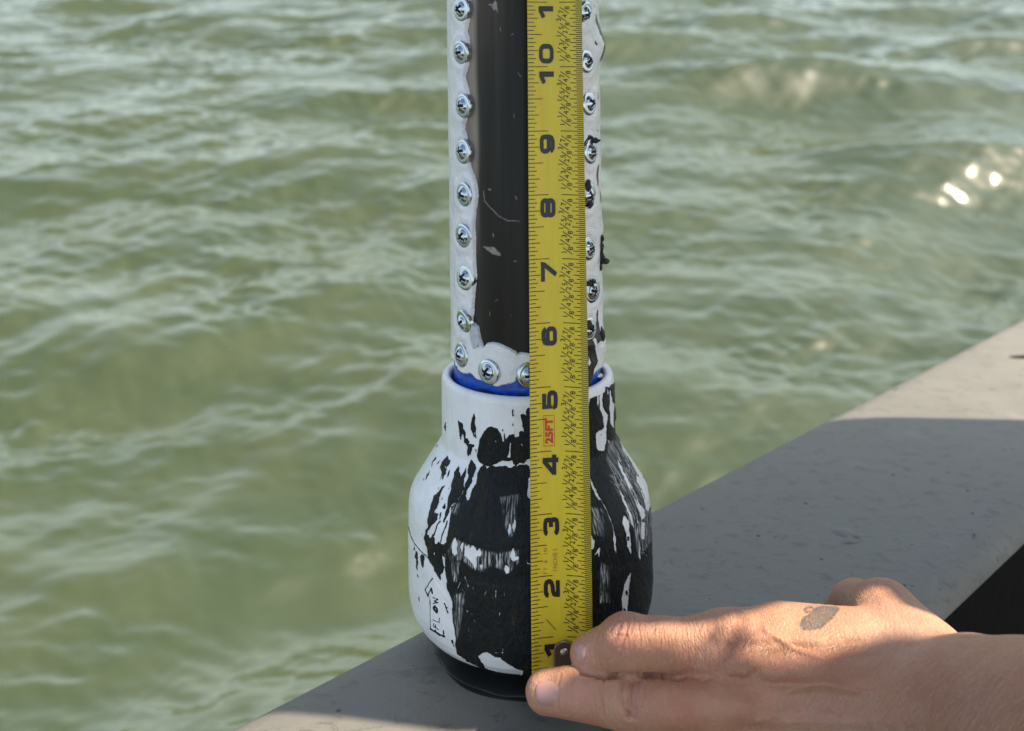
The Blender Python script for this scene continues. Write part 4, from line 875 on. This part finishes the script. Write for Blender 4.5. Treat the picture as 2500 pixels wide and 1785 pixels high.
def nail(cx, cy, rx, ry, ang, name='fingernail', lift=.018, pw=2.6, dome=.02):
    nr, na = 12, 40; v = []; 
    for i in range(nr+1):
        for k in range(na):
            a = k/na*2*math.pi; t = i/nr; ca, sa = math.cos(a), math.sin(a); e = (abs(ca)**pw+abs(sa)**pw)**(-1/pw)
            x, y = rx*t*ca*e, ry*t*sa*e; v.append((cx+x*math.cos(ang)-y*math.sin(ang), cy+x*math.sin(ang)+y*math.cos(ang), t))
    v = np.array(v); p = ray_hit(v[:, 0], v[:, 1]); n_ = grad(p); t = v[:, 2]
    p = p+n_*(lift*(1-t**6)+dome*(1-t**2)-.006)[:, None]
    return mesh(name, (p-H0)*IN, grid_faces(nr+1, na, True), M['nail'], person)
nail(1214, 1540, 27, 29, .05); nail(1290, 1450, 11, 25, .05, dome=.012)
# fine hair on the back of the hand and forearm
hv = []; hf = []; rg = np.random.default_rng(5); nh = 1000
hxx = rg.uniform(1660, 2290, nh); hyy = rg.uniform(1400, 1640, nh); base = ray_hit(hxx, hyy); ok = (base[:, 1] < 16) & (np.abs(sdf(base)) < .02); nn_ = grad(base)
for i in np.nonzero(ok)[0]:
    b0 = len(hv); p = base[i]; n_ = nn_[i]; d = np.array([-.55+rg.normal(0, .25), -.1, -.75+rg.normal(0, .25)]); d -= n_*(d @ n_); d /= np.linalg.norm(d); L = rg.uniform(.09, .24); w = .0024
    sd = np.cross(n_, d); cur = rg.uniform(.15, .5)
    for k in range(5):
        t = k/4; q_ = p+d*L*t+n_*(L*cur*(t-.75*t*t))+sd*L*.15*t*t*rg.normal(0, 1)
        ww = w*(1-.8*t); hv.append(q_+sd*ww); hv.append(q_-sd*ww)
    for k in range(4): hf.append((b0+2*k, b0+2*k+1, b0+2*k+3, b0+2*k+2))
ho = mesh('arm_hair', (np.array(hv)-H0)*IN, hf, M['hair'], person); tag(ho, kind='stuff')

# ------------------------------------------------------------------ outlines of the added shadow sheets
def shade_pt(x, y):                             # deck-plane shadow coordinates of a point of the hand
    p = ray_hit(np.array([float(x)]), np.array([float(y)]))[0]; h = p[2]-ZD; return (p[0]-SUN_T[0]*h, p[1]-SUN_T[1]*h)
back = [(-16, 28.9), (2, 28.8), (8.7, 28.7), (11, 29.0), (14.4, 28.8), (18, 28.5), (30, 28.0), (90, 27)]
fr_h = [shade_pt(x, y) for x, y in ((2060, 1362), (2010, 1318), (1960, 1306), (1910, 1316), (1600, 1380), (1500, 1386), (1400, 1392), (1360, 1400))]
print('front', [(round(a, 2), round(b, 2)) for a, b in fr_h])
nr_h = [shade_pt(x, y) for x, y in ((1345, 1470), (1420, 1458), (1500, 1456), (1570, 1466), (1640, 1482), (1700, 1492), (1780, 1490), (1860, 1480), (1940, 1450), (2000, 1428), (2060, 1415), (2150, 1410), (2260, 1408))]
print('near', [(round(a, 2), round(b, 2)) for a, b in nr_h])
deckL = [(-.9, 15.62), (-2.5, 15.95), (-4.07, 16.15), (-16, 17)]
fr_h.sort(key=lambda q: -q[0]); nr_h.sort(key=lambda q: q[0])
fr = [(90, 17), (14, 17)]+fr_h+[q for q in deckL if q[0] < fr_h[-1][0]-.2]
shadow_caster('deck_shadow_caster', [back+fr], 8.0, M['canvas'], 'unseen strip of grey canvas added above the frame to shade the gunwale')  # unseen sheet added only to shade the deck, pipe and tape
def quad_at(x, y, rx, ry):
    a, b_ = shade_pt(x, y); return [(a+rx*math.cos(t_)*(1+.2*math.sin(3*t_)), b_+ry*math.sin(t_)) for t_ in np.linspace(0, 6.283, 17)[:-1]]
a, b_ = shade_pt(1642, 1425); a2, b2_ = shade_pt(1590, 1412)
shadow_caster('spot_shadow_caster', [quad_at(1642, 1425, .17, .14), quad_at(1594, 1412, .09, .10), [(a-.012, b_), (a+.012, b_), (a+.012, 17), (a-.012, 17)], [(a2-.01, b2_), (a2+.01, b2_), (a2+.01, 17), (a2-.01, 17)]], 7.5, M['canvas'], 'small unseen canvas tabs added above the frame to spot the hand with shade', .05)  # unseen tabs added to throw the dark spots near the knuckles
near = [(nr_h[0][0]-.9, 8)]+[(nr_h[0][0]-.5, nr_h[0][1]-.6)]+nr_h+[(nr_h[-1][0]+4, nr_h[-1][1]), (50, nr_h[-1][1]-1), (75, -10), (75, -45), (nr_h[0][0]-.9, -45)]
shadow_caster('arm_shadow_caster', [near], 19.0, M['canvas'], 'unseen grey canvas sheet added outside the frame to shade the arm')  # unseen sheet added to keep sun and sky off the near hand and arm
print('verts hand', len(V))
